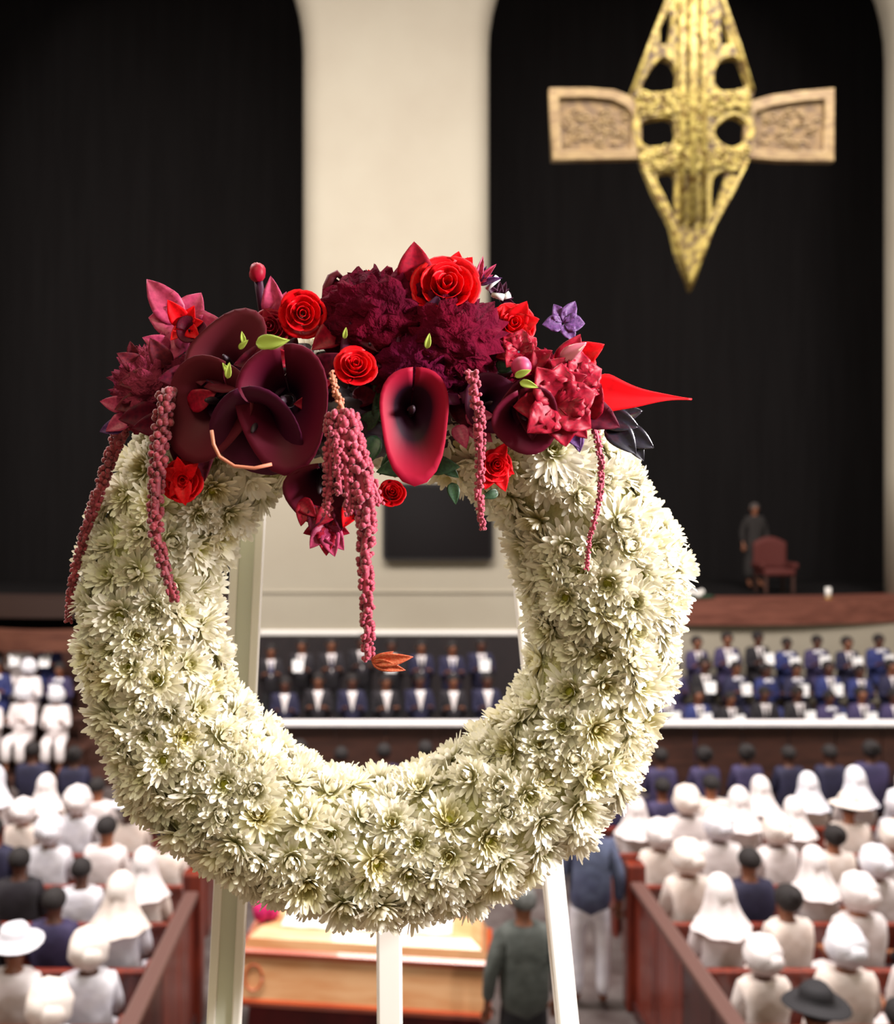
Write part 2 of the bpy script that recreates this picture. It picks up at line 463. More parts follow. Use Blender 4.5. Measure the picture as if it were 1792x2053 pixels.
def head_parts(J):
    h = J['head1']; out = {}
    def wrapfn(v):
        a = math.atan2(v.y, v.x)
        return 1 + .05 * math.sin(a * 3 + v.z * 9) + .03 * math.sin(v.z * 22 + a * 2)
    mb = MB().ball(h + Vector((0, -.030, .012)), (.136, .148, .142), 20, 12, fn=wrapfn)
    mb.ball(h + Vector((.02, -.135, .0)), (.085, .06, .07), 10, 6, fn=wrapfn)
    out['wrap'] = mb.mesh('head_wrap', None)
    mb = MB().ball(h + Vector((0, -.03, .02)), (.105, .128, .14), 14, 9, fn=lambda v: 1 + .04 * math.sin(6 * math.atan2(v.y, v.x)))
    # veil falling on the shoulders
    def veil(u, v):
        a = PI * (1.02 + .96 * u)
        r = .112 + .115 * v * v + .014 * math.sin(u * 26) * v
        return h + Vector((math.cos(a) * r, -.02 + math.sin(a) * (r + .01) * (1 + .12 * v), .04 - .27 * v))
    mb.grid(veil, 20, 6)
    out['veil'] = mb.mesh('head_scarf', None)
    mb = MB().ball(h + Vector((0, -.016, .018)), (.094, .108, .095), 14, 9, fn=lambda v: 1.0 if (v.z > -.55 and not (v.y > .45 and v.z < .45)) else .86)
    out['hair'] = mb.mesh('hair', None)
    mb = MB().ball(h + Vector((0, -.035, .02)), (.105, .115, .105), 14, 9, fn=lambda v: (1.0 if not (v.y > .45 and v.z < .4) else .8) * (1 + .03 * math.sin(9 * math.atan2(v.y, v.x))))
    mb.ball(h + Vector((0, -.12, .06)), (.05, .045, .05), 10, 6)
    out['bun'] = mb.mesh('hair', None)
    # hat: crown and brim
    def hat(u, v):
        prof = [(0, .125), (.07, .122), (.098, .09), (.104, .03), (.19, .012), (.2, .004), (.19, -.004), (.1, .0)]
        x = v * (len(prof) - 1); i = min(int(x), len(prof) - 2); t = x - i
        r = prof[i][0] * (1 - t) + prof[i + 1][0] * t; z = prof[i][1] * (1 - t) + prof[i + 1][1] * t
        a = 2 * PI * u
        return h + Vector((math.cos(a) * r, -.01 + math.sin(a) * r, .035 + z + .012 * math.sin(2 * a) * (r / .2)))
    out['hat'] = MB().grid(hat, 18, 14).mesh('hat', None)
    return out

def features(me, J):
    bv = BVHTree.FromPolygons([v.co for v in me.vertices], [p.vertices[:] for p in me.polygons])
    def front(x, z, dflt=.1):
        hit = bv.ray_cast(Vector((x, 2, z)), Vector((0, -1, 0)))
        return hit[0].y if hit[0] else dflt
    hz = J['head1'].z; out = {}
    for s in (-1, 1):
        nm = 'l' if s < 0 else 'r'
        out['eye_' + nm] = MB().ball((s * .032, front(s * .032, hz) - .003, hz), (.014, .008, .008), 8, 5).mesh('eye', None)
        out['ear_' + nm] = MB().ball((s * .085, .01, hz - .015), (.012, .022, .03), 6, 5).mesh('ear', None)
    out['mouth'] = MB().ball((0, front(0, hz - .055) + .001, hz - .055), (.024, .007, .007), 8, 5).mesh('mouth', None)
    return out

def shirt_parts(me, J):
    bv = BVHTree.FromPolygons([v.co for v in me.vertices], [p.vertices[:] for p in me.polygons])
    zt = J['neck0'].z - .005
    def surf(x, z, off):
        hit = bv.ray_cast(Vector((x, 2, z)), Vector((0, -1, 0)))
        return Vector((x, (hit[0].y if hit[0] else .08) + off, z))
    def v_front(off, wtop, zb):
        return lambda u, v: surf((u - .5) * 2 * wtop * (1 - v), zt - (zt - zb) * v, off)
    a = MB().grid(v_front(.006, .075, zt - .30), 6, 10).mesh('shirt_front', None, thick=.006)
    b = MB().grid(lambda u, v: surf((u - .5) * (.035 + .03 * v), zt - .01 - .22 * v, .012), 3, 8).mesh('necktie', None, thick=.006)
    c = MB()
    for s in (-1, 1):
        c.grid(lambda u, v: surf(s * (.01 + .075 * u), zt + .02 - .03 * u - .07 * v * (1 - .5 * u), .016), 4, 3)
    return a, b, c.mesh('collar', None, thick=.005)

CACHE = {}
POSE = {}
def setup_pose(pose):
    me, J = body_mesh(pose)
    d = {'body': me, 'J': J}
    d.update(features(me, J))
    d.update(head_parts(J))
    for st in (('dress', 'suit', 'robe') if pose.startswith('seat') else ('jacket', 'robe')):
        d[st] = garment_mesh(pose, st, J)
        a, b, c = shirt_parts(d[st], J)
        d[st + '_front'] = a; d[st + '_tie'] = b; d[st + '_collar'] = c
    if not pose.startswith('seat'): d['trousers'] = trousers_mesh(J)
    POSE[pose] = d
for p_ in ('seat', 'seat_hold', 'stand', 'stand_hold'): setup_pose(p_)

def part_mesh(pose, key, m):
    k = (pose, key, m.name)
    if k not in CACHE:
        me = POSE[pose][key].copy(); me.materials.clear(); me.materials.append(m)
        for p in me.polygons: p.use_smooth = True; p.material_index = 0
        CACHE[k] = me
    return CACHE[k]

N_PEOPLE = 0
def person(pose, parts, loc, rz, label, group=None, sc=1.0, skin=None, face=True):
    global N_PEOPLE; N_PEOPLE += 1
    t = thing('person', label, 'person', loc, rz, group)
    t.scale = (sc, sc, sc)
    link('body', part_mesh(pose, 'body', skin), t)
    if face:
        for q in 'lr':
            link('eye', part_mesh(pose, 'eye_' + q, M_eye), t); link('ear', part_mesh(pose, 'ear_' + q, skin), t)
        link('mouth', part_mesh(pose, 'mouth', M_lip), t)
    for nm, key, m in parts:
        link(nm, part_mesh(pose, key, m), t)
    return t

ORD = ['first', 'second', 'third', 'fourth', 'fifth', 'sixth', 'seventh', 'eighth', 'ninth', 'tenth', 'eleventh', 'twelfth', 'thirteenth', 'fourteenth']

# --- congregation in white, seated with backs to the viewer, and their pews
ROWS = [5.0, 5.8, 6.6, 7.4, 8.2, 9.0, 9.8, 10.6]
def pew(x0, x1, y, label, group):
    t = thing('pew', label, 'pew', ((x0 + x1) / 2, y, 0), 0, group)
    L = x1 - x0
    MB().box((0, -.02, .345), (L, .38, .05), bevel=.012).obj('seat', M_redwood, t, False)
    MB().box((0, -.235, .52), (L, .035, .50), bevel=.01).obj('backrest', M_redwood, t, False)
    MB().box((0, -.24, .785), (L, .07, .04), bevel=.012).obj('cap_rail', M_redwood, t, False)
    for s in (-1, 1):
        out = [(-.30, 0), (.20, 0), (.20, .50), (.16, .58), (.02, .64), (-.16, .85), (-.30, .85)]
        mb = MB(); n = len(out); xx = s * (L / 2 + .0); 
        vs = [(xx - .02, a, b) for a, b in out] + [(xx + .02, a, b) for a, b in out]
        fs = [tuple(range(n)), tuple(reversed(range(n, 2 * n)))] + [(k, k + n, (k + 1) % n + n, (k + 1) % n) for k in range(n)]
        mb.add(vs, fs).obj('end_panel', M_redwood, t, False)
    return t

rp = random.Random(21)
def white_person(x, y, label_tail, group, dark=False):
    r = rp.random()
    wm = WHITES[rp.choice((0, 0, 1, 1, 2))]; hm = WHITES[rp.choice((0, 0, 1, 2))]
    skin = rp.choice(SKIN_TONES)
    if dark: parts = [('suit', 'suit', DARKS[1]), ('hair', 'hair', M_hair), ('hat', 'hat', M_trouser)]; what = 'person in dark suit and black brimmed hat'
    elif r < .38: parts = [('dress', 'dress', wm), ('head_wrap', 'wrap', hm)]; what = 'person in white dress and white head wrap'
    elif r < .69: parts = [('dress', 'dress', wm), ('head_scarf', 'veil', hm)]; what = 'person in white dress with long white scarf'
    elif r < .73: parts = [('dress', 'dress', wm), ('hair', 'hair', M_hair), ('hat', 'hat', hm)]; what = 'person in white dress and white brimmed hat'
    elif r < .83: parts = [('shirt', 'dress', wm), ('hair', 'hair', M_hair)]; what = 'person in white shirt with short black hair'
    elif r < .92: parts = [('dress', 'dress', wm), ('hair', 'bun', M_hair)]; what = 'person in white dress with black hair bun'
    else: parts = [('suit', 'suit', rp.choice(DARKS[:3])), ('hair', 'hair', M_hair)]; what = 'person in dark suit with short black hair'
    return person('seat', parts, (x, y, 0), R(rp.uniform(-12, 12)), f'{what}, {label_tail}', group, rp.uniform(.95, 1.06), skin, False)

for bi, (edge, sgn, blockname) in enumerate(((2.34, 1, 'pews under cross'), (-1.62, -1, 'pews opposite cross'))):
    for ri, y in enumerate(ROWS):
        lim = (1792 - VX) / F * y + .35 if sgn > 0 else VX / F * y + .35
        far = min(lim + .8, 9.0)
        rowname = ORD[len(ROWS) - 1 - ri]
        x0, x1 = (edge + .05, far) if sgn > 0 else (-far, edge - .05)
        pew(x0, x1, y - .05, f'red-brown wooden pew, {rowname} from the choir, {blockname}', 'wooden pews of the nave')
        x = edge + sgn * .34; k = 0
        while abs(x) < lim:
            white_person(x, y + rp.uniform(-.02, .04), f'{ORD[k]} from aisle, {ORD[len(ROWS)-1-ri]} row, {blockname}', 'congregation in the pews', sgn > 0 and ri in (1, 3) and k == (0, 0, 0, 3)[ri])
            x += sgn * rp.uniform(.52, .57); k += 1

# aisle partitions: dark panel, lighter cap rail, reddish end post
def partition(x, y0, y1, label, panels, post_y):
    t = thing('pew_screen', label, 'screen', (x, (y0 + y1) / 2, 0))
    L = y1 - y0
    n = panels; pw = L / n
    for k in range(n):
        MB().box((0, -L / 2 + pw * (k + .5), .53), (.05, pw - .012, 1.02), bevel=.008).obj('panel', M_darkwood if k < n - 2 else M_redwood, t, False)  # two far panels redder, standing in for light on that end
    MB().box((0, 0, 1.075), (.12, L + .06, .06), bevel=.02).obj('cap_rail', M_caprail, t, False)
    MB().box((0, L / 2 + .10, .62), (.16, .16, 1.24), bevel=.02).obj('post', M_redwood, t, False)
    MB().box((0, 0, .06), (.09, L, .12), bevel=.01).obj('foot_rail', M_darkwood, t, False)
    return t
partition(2.20, 4.3, 8.0, 'dark wooden aisle screen with pale cap rail beside the pews under the gold cross', 6, 10)
partition(-1.49, 4.3, 7.8, 'dark red-brown aisle screen beside the pews across from the gold cross', 6, 10)

# --- singers
rq = random.Random(5)
M_sheet = mat('paper_white', (238, 236, 236), 0.8)
def sheet(pos, rz, tilt, label, group='white song sheets of the choir'):
    t = thing('song_sheet', label, 'song sheet', pos, rz, group)
    for s in (-1, 1):
        mb = MB().box((0, 0, 0), (.088, .006, .19))
        o = mb.obj('page', M_sheet, t, False)
        o.location = (s * .044, 0, 0); o.rotation_euler = (R(tilt), 0, R(s * 14))
    return t

def singer(x, y, z, tail, group, stand=False, facing=PI, holds=None, white=False):
    pose = 'stand_hold' if stand else 'seat_hold'
    skin = rq.choice(SKIN_TONES[:2]); dm = rq.choice(DARKS)
    if stand:
        dm = rq.choice(DARKS[:2])
        parts = [('jacket', 'jacket', dm), ('trousers', 'trousers', M_trouser), ('shirt_front', 'jacket_front', WHITES[0]), ('necktie', 'jacket_tie', rq.choice(DARKS)), ('hair', 'hair', M_hair)]
        what = 'person in dark suit and tie'
    elif white:
        parts = [('robe', 'robe', WHITES[0]), ('head_wrap', 'wrap', WHITES[2])]; what = 'person in white robe and white head wrap'
    elif rq.random() < .5:
        parts = [('robe', 'robe', dm), ('collar', 'robe_collar', WHITES[2]), ('hair', 'hair', M_hair)]; what = 'person in dark robe with pale collar'
    else:
        parts = [('suit', 'suit', dm), ('shirt_front', 'suit_front', WHITES[0]), ('necktie', 'suit_tie', DARKS[1]), ('hair', rq.choice(('hair', 'bun')), M_hair)]; what = 'person in dark suit and white shirt'
    sc = rq.uniform(.95, 1.04); rz = facing + R(rq.uniform(-8, 8))
    p = person(pose, parts, (x, y, z), rz, f'{what}, {tail}', group, sc, skin)
    if (rq.random() < .5) if holds is None else holds:
        base = POSE[pose]['J']['base']
        off = Vector((0, .355, base + .38)) * sc
        off.rotate(Matrix.Rotation(rz, 3, 'Z'))
        sheet(Vector((x, y, z)) + off, rz, rq.uniform(8, 22), f'open white song sheet of singer {tail}')
    return p

CHOIR = ((15.15, .12, 'low'), (15.95, .43, 'middle'), (16.65, .79, 'top'))
def bench(x0, x1, y, z, label):
    t = thing('choir_bench', label, 'bench', ((x0 + x1) / 2, y, z), 0, 'dark choir benches')
    MB().box((0, -.02, .345), (x1 - x0, .36, .05), bevel=.01).obj('seat', M_brown, t, False)
    for k in range(3):
        xx = (k - 1) * (x1 - x0 - .1) / 2
        MB().box((xx, -.02, .16), (.05, .32, .32)).obj('leg', M_brown, t, False)
for ti, (y, z, nm) in enumerate(CHOIR):
    for sect, (a, b) in enumerate(((1335, 1815), (-20, 150))):
        x0, x1 = X(a, y), X(b, y)
        bench(x0 - .2, x1 + .2, y, z, f'dark bench on the {nm} tier, ' + ('under the bay of the cross' if sect == 0 else 'in the bay without the cross'))
        x = x0 + (.13 if ti == 1 else .0); k = 0
        while x < x1:
            singer(x, y, z, f'{ORD[k]} along the {nm} tier, ' + ('bay under cross' if sect == 0 else 'bay without cross'), 'seated choir', white=(sect == 1 and (ti == 0 or k % 2)))
            x += rq.uniform(.50, .54); k += 1
for k in range(8):
    x = X(545 + k * 60, 15.9)
    singer(x, 15.85 + (.1 if k % 2 else -.1), .40, f'{ORD[k]} along plinth, seen through wreath', 'standing suited singers', True, holds=(k % 3 == 1))
for k in range(7):
    x = X(575 + k * 66, 15.1)
    person('stand_hold', [('jacket', 'jacket', DARKS[k % 2]), ('trousers', 'trousers', M_trouser), ('shirt_front', 'jacket_front', WHITES[0]), ('hair', 'hair', M_hair)],
           (x, 14.75, -0.0), PI + R(rq.uniform(-10, 10)), f'person in dark suit with white shirt, {ORD[k]} of low line seen through wreath', 'low line of suited singers', rq.uniform(.96, 1.02), SKIN_TONES[k % 2])

# white-topped choir screen, and the dark row before it
def screen(a, b, label):
    x0, x1 = X(a, 13.3), X(b, 13.3)
    t = thing('choir_screen', label, 'screen', ((x0 + x1) / 2, 13.3, 0))
    n = max(2, int((x1 - x0) / .6)); pw = (x1 - x0) / n
    for k in range(n):
        MB().box((-(x1 - x0) / 2 + pw * (k + .5), 0, .62), (pw - .015, .05, 1.24), bevel=.01).obj('panel', M_brown, t, False)
    MB().box((0, -.02, 1.27), (x1 - x0, .2, .06), bevel=.015).obj('top_cloth', M_ledge, t, False, label='white cloth along the top')
    return t
screen(1300, 1860, 'choir screen with white cloth top in the bay of the cross')
screen(470, 1075, 'choir screen with white cloth top seen through the wreath')
for sect, (a, b) in enumerate(((1325, 1830), (-20, 190), (600, 960))):
    x0, x1 = X(a, 12.0), X(b, 12.0)
    bench(x0 - .2, x1 + .2, 12.0, 0, 'dark bench on the floor, ' + ('under the cross', 'opposite the cross', 'seen through the wreath')[sect])
    x = x0; k = 0
    while x < x1:
        dm = DARKS[rq.choice((0, 1, 2, 2))]
        person('seat', [('suit', 'suit', dm), ('hair', rq.choice(('hair', 'bun')), M_hair)], (x, 12.0, 0), R(rq.uniform(-8, 8)),
               f'person in dark suit from behind, {ORD[k]} on floor bench, ' + ('under cross', 'opposite cross', 'inside wreath')[sect], 'dark-suited row on the step', rq.uniform(.96, 1.04), SKIN_TONES[0])
        x += rq.uniform(.51, .55); k += 1

# --- aisle: casket on its draped stand, people beside it
cas = thing('casket', 'long polished orange-brown wooden casket lying across the aisle', 'casket', (-.05, 7.75, 0), R(-7))
def loft(sections, m, name, parent, L):
    """lengthwise lofted box: sections = [(half depth, z, end inset)]"""
    mb = MB(); vs = []; fs = []
    for hd, z, ins in sections:
        h = L / 2 - ins
        vs += [(-h, -hd, z), (h, -hd, z), (h, hd, z), (-h, hd, z)]
    n = len(sections)
    for i in range(n - 1):
        for k in range(4):
            fs.append((i * 4 + k, i * 4 + (k + 1) % 4, i * 4 + 4 + (k + 1) % 4, i * 4 + 4 + k))
    fs += [(3, 2, 1, 0), tuple((n - 1) * 4 + k for k in range(4))]
    return mb.add(vs, fs).obj(name, m, parent, False)
loft([(.38, .34, .0), (.395, .38, -.015), (.38, .40, .0)], M_orange2, 'base_moulding', cas, 1.95)
loft([(.375, .40, .01), (.345, .52, .01), (.30, .70, .02)], M_orange, 'body', cas, 1.95)
loft([(.325, .70, -.015), (.33, .74, -.02), (.30, .76, .02)], M_orange2, 'rim_moulding', cas, 1.95)
loft([(.30, .76, .02), (.28, .83, .06), (.20, .88, .14), (.08, .89, .26)], M_orange, 'lid', cas, 1.95)
MB().tube([Vector((-.86 + .07 * math.cos(a * PI / 10), -.352 + .025 * math.sin(a * PI / 10), .55 + .09 * math.sin(a * PI / 10))) for a in range(21)], .008, 6).obj('oval_ornament', M_orange2, cas)
bier = thing('bier', 'dark red draped stand under the orange casket', 'stand', (-.05, 7.75, 0), R(-7))
def drape(u, v):
    per = u * 4; q = int(per) % 4; t = per - int(per)
    cs = [(-.9, -.33), (.9, -.33), (.9, .33), (-.9, .33)]
    a, b = cs[q], cs[(q + 1) % 4]
    x = a[0] + (b[0] - a[0]) * t; y = a[1] + (b[1] - a[1]) * t
    k = 1 + (.03 + .02 * math.sin(u * 130)) * v
    return Vector((x * k, y * k, .315 - .31 * v))
MB().grid(drape, 160, 6).obj('drape', M_carpet, bier)
MB().box((0, 0, .322), (1.82, .68, .03), bevel=.01).obj('top_board', M_carpet, bier, False)
# white cloth on the lid
def runner(u, v):
    return Vector(((u - .5) * 1.36, (v - .5) * .34, 1.008 - .01 * abs(v - .5) ** 2 * 4 + .003 * math.sin(u * 40)))
lr = MB().grid(runner, 40, 8).obj('cloth_runner', M_ledge, None, thick=.006)
lr.location = (-.05, 7.75, -.108); lr.rotation_euler = (0, 0, R(-7)); tag(lr, 'white cloth laid along the lid of the orange casket', 'cloth')

d0 = 8.45
po = thing('posy', 'bright magenta flower posy resting on the end of the orange casket lid', 'flowers', (-.05 - .84 * math.cos(R(7)), 7.70 + .84 * math.sin(R(7)), .882))
MB().ball((0, 0, .015), (.09, .08, .018), 14, 5).obj('greenery', mat('dim_green', (40, 60, 40), .8), po)
for k in range(9):
    a_ = k * 2.4; r_ = .02 * math.sqrt(k) * 1.1
    MB().ball((r_ * math.cos(a_), r_ * math.sin(a_), .10 - .3 * r_), (.06, .06, .085), 12, 6, fn=lambda v: 1 + .16 * math.sin(6 * math.atan2(v.y, v.x) + 4 * v.z)).obj('blossom', M_magenta, po)
person('stand', [('jacket', 'jacket', M_greygreen), ('trousers', 'trousers', M_trouser), ('hair', 'hair', mat('grey_hair', (120, 120, 118), .8, c2=(70, 72, 70), scale=18))], (X(1050, 6.5), 6.5, 0), R(8),
       'person with grey hair in grey-green jacket standing at the end of the casket', None, .97, SKIN_TONES[1])
person('stand', [('jacket', 'jacket', M_greyblue), ('trousers', 'trousers', WHITES[2]), ('hair', 'hair', M_hair)], (X(1182, 8.1), 8.1, 0), R(-6),
       'person in grey-blue jacket and white trousers standing by the reddish post', None, 1.0, SKIN_TONES[1])
# --- things on the chancel behind the balcony front
Zc = 2.58
tb = thing('armchair', 'dim red upholstered armchair in the dark bay of the cross', 'chair', (X(1552, 19.2), 19.2, Zc), 0)
M_redch = mat('red_velvet', (76, 22, 15), .8)  # red darkened so the dimness of the bay sits in the colour
MB().box((0, 0, .42), (.62, .6, .14), bevel=.04).obj('seat', M_redch, tb)
mbk = MB().grid(lambda u, v: Vector(((u - .5) * .66, .27 + .02 * math.sin(PI * u), .45 + (.55 + .12 * math.sin(PI * u)) * v)), 12, 6)
mbk.obj('backrest', M_redch, tb, thick=.08)
for s in (-1, 1):
    MB().box((s * .33, 0, .55), (.09, .55, .12), bevel=.03).obj('armrest', M_redch, tb)
    for yy in (-.24, .24): MB().box((s * .27, yy, .18), (.06, .06, .36), bevel=.01).obj('leg', M_brown, tb, False)
ps = person('stand', [('robe', 'robe', mat('robe_dim', (32, 27, 25), .9)), ('hair', 'hair', mat('pale_hair', (70, 62, 58), .9))], (X(1512, 20.6), 20.6, Zc), PI,  # robe and hair colours darkened in place of the bay's shade
       'dim person in greyish robe standing in the dark bay above the red armchair', None, 1.06, SKIN_TONES[1])
cd = thing('candle', 'small white candle standing on the balcony edge by the side pier', 'candle', (X(1660, 17.4), 17.4, 2.63))
MB().tube([(0, 0, .02), (0, 0, .2)], .05, 12).obj('wax', M_white, cd)
MB().tube([(0, 0, .2), (0, .005, .23)], .006, 5).obj('wick', M_black, cd)
MB().tube([(0, 0, 0), (0, 0, .02)], [.09, .07], 12).obj('dish', M_brass, cd)
wf = thing('posy', 'small posy of white blossoms on the balcony edge beside the wreath', 'flowers', (X(1400, 17.3), 17.25, 2.63))
for k in range(7):
    MB().ball((rnd.uniform(-.24, .24), rnd.uniform(-.05, .05), rnd.uniform(.08, .13)), .055, 8, 5, fn=lambda v: 1 + .2 * math.sin(8 * math.atan2(v.y, v.x))).obj('blossom', M_white, wf)
MB().ball((0, 0, .04), (.3, .1, .045), 12, 5).obj('greenery', mat('dim_green', (40, 60, 40), .8), wf)

# black screen on the plinth
sc_ = thing('flat_screen', 'black flat screen with rounded corner mounted on the cream plinth behind the wreath', 'screen', (X(878, 17.3), 17.305, Z(1045, 17.3)))
def rounded(wd, ht, r, n=6):
    pts = []
    for q, (cx, cz) in enumerate(((wd / 2 - r, ht / 2 - r), (-wd / 2 + r, ht / 2 - r), (-wd / 2 + r, -ht / 2 + r), (wd / 2 - r, -ht / 2 + r))):
        for k in range(n + 1):
            a = q * PI / 2 + k / n * PI / 2
            pts.append((cx + r * math.cos(a), cz + r * math.sin(a)))
    return pts
Wd, Ht = X(988, 17.3) - X(766, 17.3), 1.4
MB().prism(rounded(Wd, Ht, .09), 0, .10).obj('casing', mat('black_plastic', (22, 18, 20), .5), sc_, False)
MB().prism(rounded(Wd - .1, Ht - .1, .06), -.008, .004).obj('display', mat('black_glass', (16, 12, 14), .3, spec=.2), sc_, False)
MB().box((0, .122, 0), (.4, .04, .4)).obj('wall_bracket', M_black, sc_, False)

# ------------------------------------------------------------------ the hanging cross
CD = 12.0
M_gold = mat('gilded_wood', (162, 142, 70), .5, c2=(72, 50, 24), scale=11, bump=.7, bscale=24, spec=.3, contrast=(.42, .62))
M_gold2 = mat('gilded_relief', (184, 166, 92), .45, c2=(104, 78, 32), scale=12, spec=.3, contrast=(.42, .62))
M_arm = mat('arm_wood', (142, 118, 74), .55, c2=(110, 84, 48), scale=6, stretch=(1, 3, 3))
M_armdark = mat('arm_recess', (80, 58, 34), .7, c2=(122, 96, 56), scale=9)
cross = thing('hanging_cross', 'large carved gold cross with open lattice centre hanging in the dark arch', 'cross', P(1385, 250, CD))
CO = P(1385, 250, CD)
def cpx(px, py): 
    v = P(px, py, CD) - CO
    return (v.x, v.z)
def plate(name, loops, depth, m, y=0.0, bev=.012, smooth_loops=()):
    cu = bpy.data.curves.new(name, 'CURVE'); cu.dimensions = '2D'; cu.fill_mode = 'BOTH'; cu.extrude = depth / 2; cu.bevel_depth = bev; cu.bevel_resolution = 1
    for li, lp in enumerate(loops):
        sp = cu.splines.new('POLY')
        pts = [cpx(*p) for p in lp]
        if li in smooth_loops:
            out = []
            for i in range(len(pts)):   # closed Catmull-Rom
                p0, p1, p2, p3 = [Vector(pts[(i + k) % len(pts)]) for k in (-1, 0, 1, 2)]
                for s in range(5):
                    t = s / 5
                    out.append(.5 * ((2 * p1) + (p2 - p0) * t + (2 * p0 - 5 * p1 + 4 * p2 - p3) * t * t + (3 * p1 - p0 - 3 * p2 + p3) * t ** 3))
            pts = out
        sp.points.add(len(pts) - 1)
        for i, p in enumerate(pts): sp.points[i].co = (p[0], p[1], 0, 1)
        sp.use_cyclic_u = True
    o = bpy.data.objects.new(name, cu); COL.objects.link(o)
    dg = bpy.context.evaluated_depsgraph_get()
    me = bpy.data.meshes.new_from_object(o.evaluated_get(dg)); me.name = name
    bpy.data.objects.remove(o); bpy.data.curves.remove(cu)
    me.transform(Matrix.Translation((0, y, 0)) @ Matrix.Rotation(R(90), 4, 'X'))
    me.materials.clear(); me.materials.append(m)
    return link(name, me, cross)
holes = [
    [(1284, 186), (1300, 142), (1326, 117), (1350, 133), (1357, 162), (1346, 186)],
    [(1426, 158), (1440, 124), (1474, 117), (1490, 148), (1494, 178), (1442, 187)],
    [(1278, 266), (1290, 243), (1340, 238), (1353, 260), (1348, 290), (1302, 299), (1282, 288)],
    [(1428, 262), (1450, 240), (1474, 234), (1498, 256), (1490, 286), (1464, 300), (1436, 286)],
    [(1312, 356), (1350, 349), (1354, 400), (1352, 442), (1330, 400)],
    [(1424, 362), (1453, 345), (1446, 385), (1424, 432)],
    [(1318, 60), (1340, 15), (1346, 50), (1340, 92), (1318, 96)],
    [(1438, 20), (1450, 40), (1466, 92), (1440, 96)],
]
outline = [(1368, -170), (1402, -170), (1446, 0), (1476, 92), (1507, 186), (1499, 210), (1510, 258), (1494, 325), (1464, 388), (1427, 455), (1408, 505), (1381, 580), (1354, 505), (1343, 455), (1309, 388), (1284, 325), (1268, 258), (1276, 210), (1264, 188), (1300, 92), (1336, 0)]
plate('openwork_plate', [outline] + holes, .10, M_gold, bev=.014, smooth_loops=(1, 2, 3, 4, 5, 6))
# mast ribs
for px, wd in ((1364, .035), (1385, .05), (1407, .035)):
    a = P(px, -150, CD) - CO; b = P(px, 448, CD) - CO
    MB().tube([(a.x, -.09, a.z), (b.x, -.09, b.z)], wd, 8).obj('mast_rib', M_gold2, cross)
# edge rods along the lattice
for rod in ([(1368, -170), (1338, 0), (1300, 92), (1266, 188)], [(1402, -170), (1444, 0), (1476, 92), (1505, 186)],
            [(1284, 325), (1309, 388), (1344, 455), (1381, 580)], [(1494, 325), (1464, 388), (1426, 455), (1381, 580)]):
    pts = [P(a, b, CD) - CO for a, b in rod]
    MB().tube([(p.x, -.075, p.z) for p in pts], .022, 8).obj('edge_rod', M_gold2, cross)
# carved scrolls and leaves on the centre
rc_ = random.Random(3)
mb = MB()
for k in range(420):
    px = rc_.uniform(1282, 1494); py = rc_.choice((rc_.uniform(192, 236), rc_.uniform(300, 345), rc_.uniform(190, 345)))
    def inside(px, py, poly):
        c = False; j = len(poly) - 1
        for i in range(len(poly)):
            if (poly[i][1] > py) != (poly[j][1] > py) and px < (poly[j][0] - poly[i][0]) * (py - poly[i][1]) / (poly[j][1] - poly[i][1]) + poly[i][0]: c = not c
            j = i
        return c
    if not inside(px, py, outline) or any(inside(px + dx, py + dy, h) for h in holes for dx in (-8, 0, 8) for dy in (-8, 0, 8)): continue
    c = P(px, py, CD) - CO
    if k % 3 == 0:
        rr = rc_.uniform(.035, .075)
        a0 = rc_.uniform(0, 6.28)
        mb.tube([(c.x + rr * (1 - t * .07) * math.cos(a0 + t * .6), -.072 - .01 * t / 3, c.z + rr * (1 - t * .07) * math.sin(a0 + t * .6)) for t in range(11)], .013, 6)
    else:
        mb.ball((c.x, -.07, c.z), (rc_.uniform(.015, .04), .03, rc_.uniform(.015, .04)), 7, 5)
o = mb.obj('relief_carving', M_gold2, cross, kind='stuff')
mb = MB()
for k in range(26):
    py = rc_.uniform(0, 110); px = 1385 + rc_.uniform(-38, 46)
    c = P(px, py, CD) - CO
    mb.ball((c.x, -.07, c.z), (rc_.uniform(.02, .05), .03, rc_.uniform(.04, .09)), 7, 5)
mb.obj('relief_carving', M_gold2, cross, kind='stuff')
# arms
armL = [(1103, 180), (1180, 180), (1230, 184), (1262, 196), (1282, 214), (1284, 318), (1200, 320), (1108, 321)]
armLi = [(1118, 196), (1180, 195), (1226, 200), (1255, 214), (1268, 230), (1268, 302), (1200, 304), (1122, 305)]
armR = [(1668, 180), (1600, 186), (1545, 194), (1495, 208), (1492, 316), (1560, 322), (1668, 323)]
armRi = [(1652, 199), (1600, 204), (1550, 212), (1510, 224), (1508, 302), (1560, 306), (1652, 306)]
for a, b in ((armL, armLi), (armR, armRi)):
    plate('arm_frame', [a, b], .09, M_arm, .015, .012)
    plate('arm_panel', [b], .05, M_armdark, .03, .0)
    mb = MB(); xs = [p[0] for p in b]
    for k in range(34):
        px = rc_.uniform(min(xs) + 12, max(xs) - 12); py = rc_.uniform(222, 292)
        c = P(px, py, CD) - CO; rr = rc_.uniform(.02, .05); a0 = rc_.uniform(0, 6.28)
        mb.tube([(c.x + rr * 1.5 * math.cos(a0 + t * .7), -.0, c.z + rr * math.sin(a0 + t * .7)) for t in range(7)], .012, 6)
    mb.obj('arm_carving', M_arm, cross, kind='stuff')
a = P(1385, -165, CD) - CO
MB().tube([(a.x, 0, a.z), (a.x, 0, 16.99 - CO.z)], .02, 8).obj('hanging_rod', mat('dark_iron', (40, 36, 34), .5), cross)

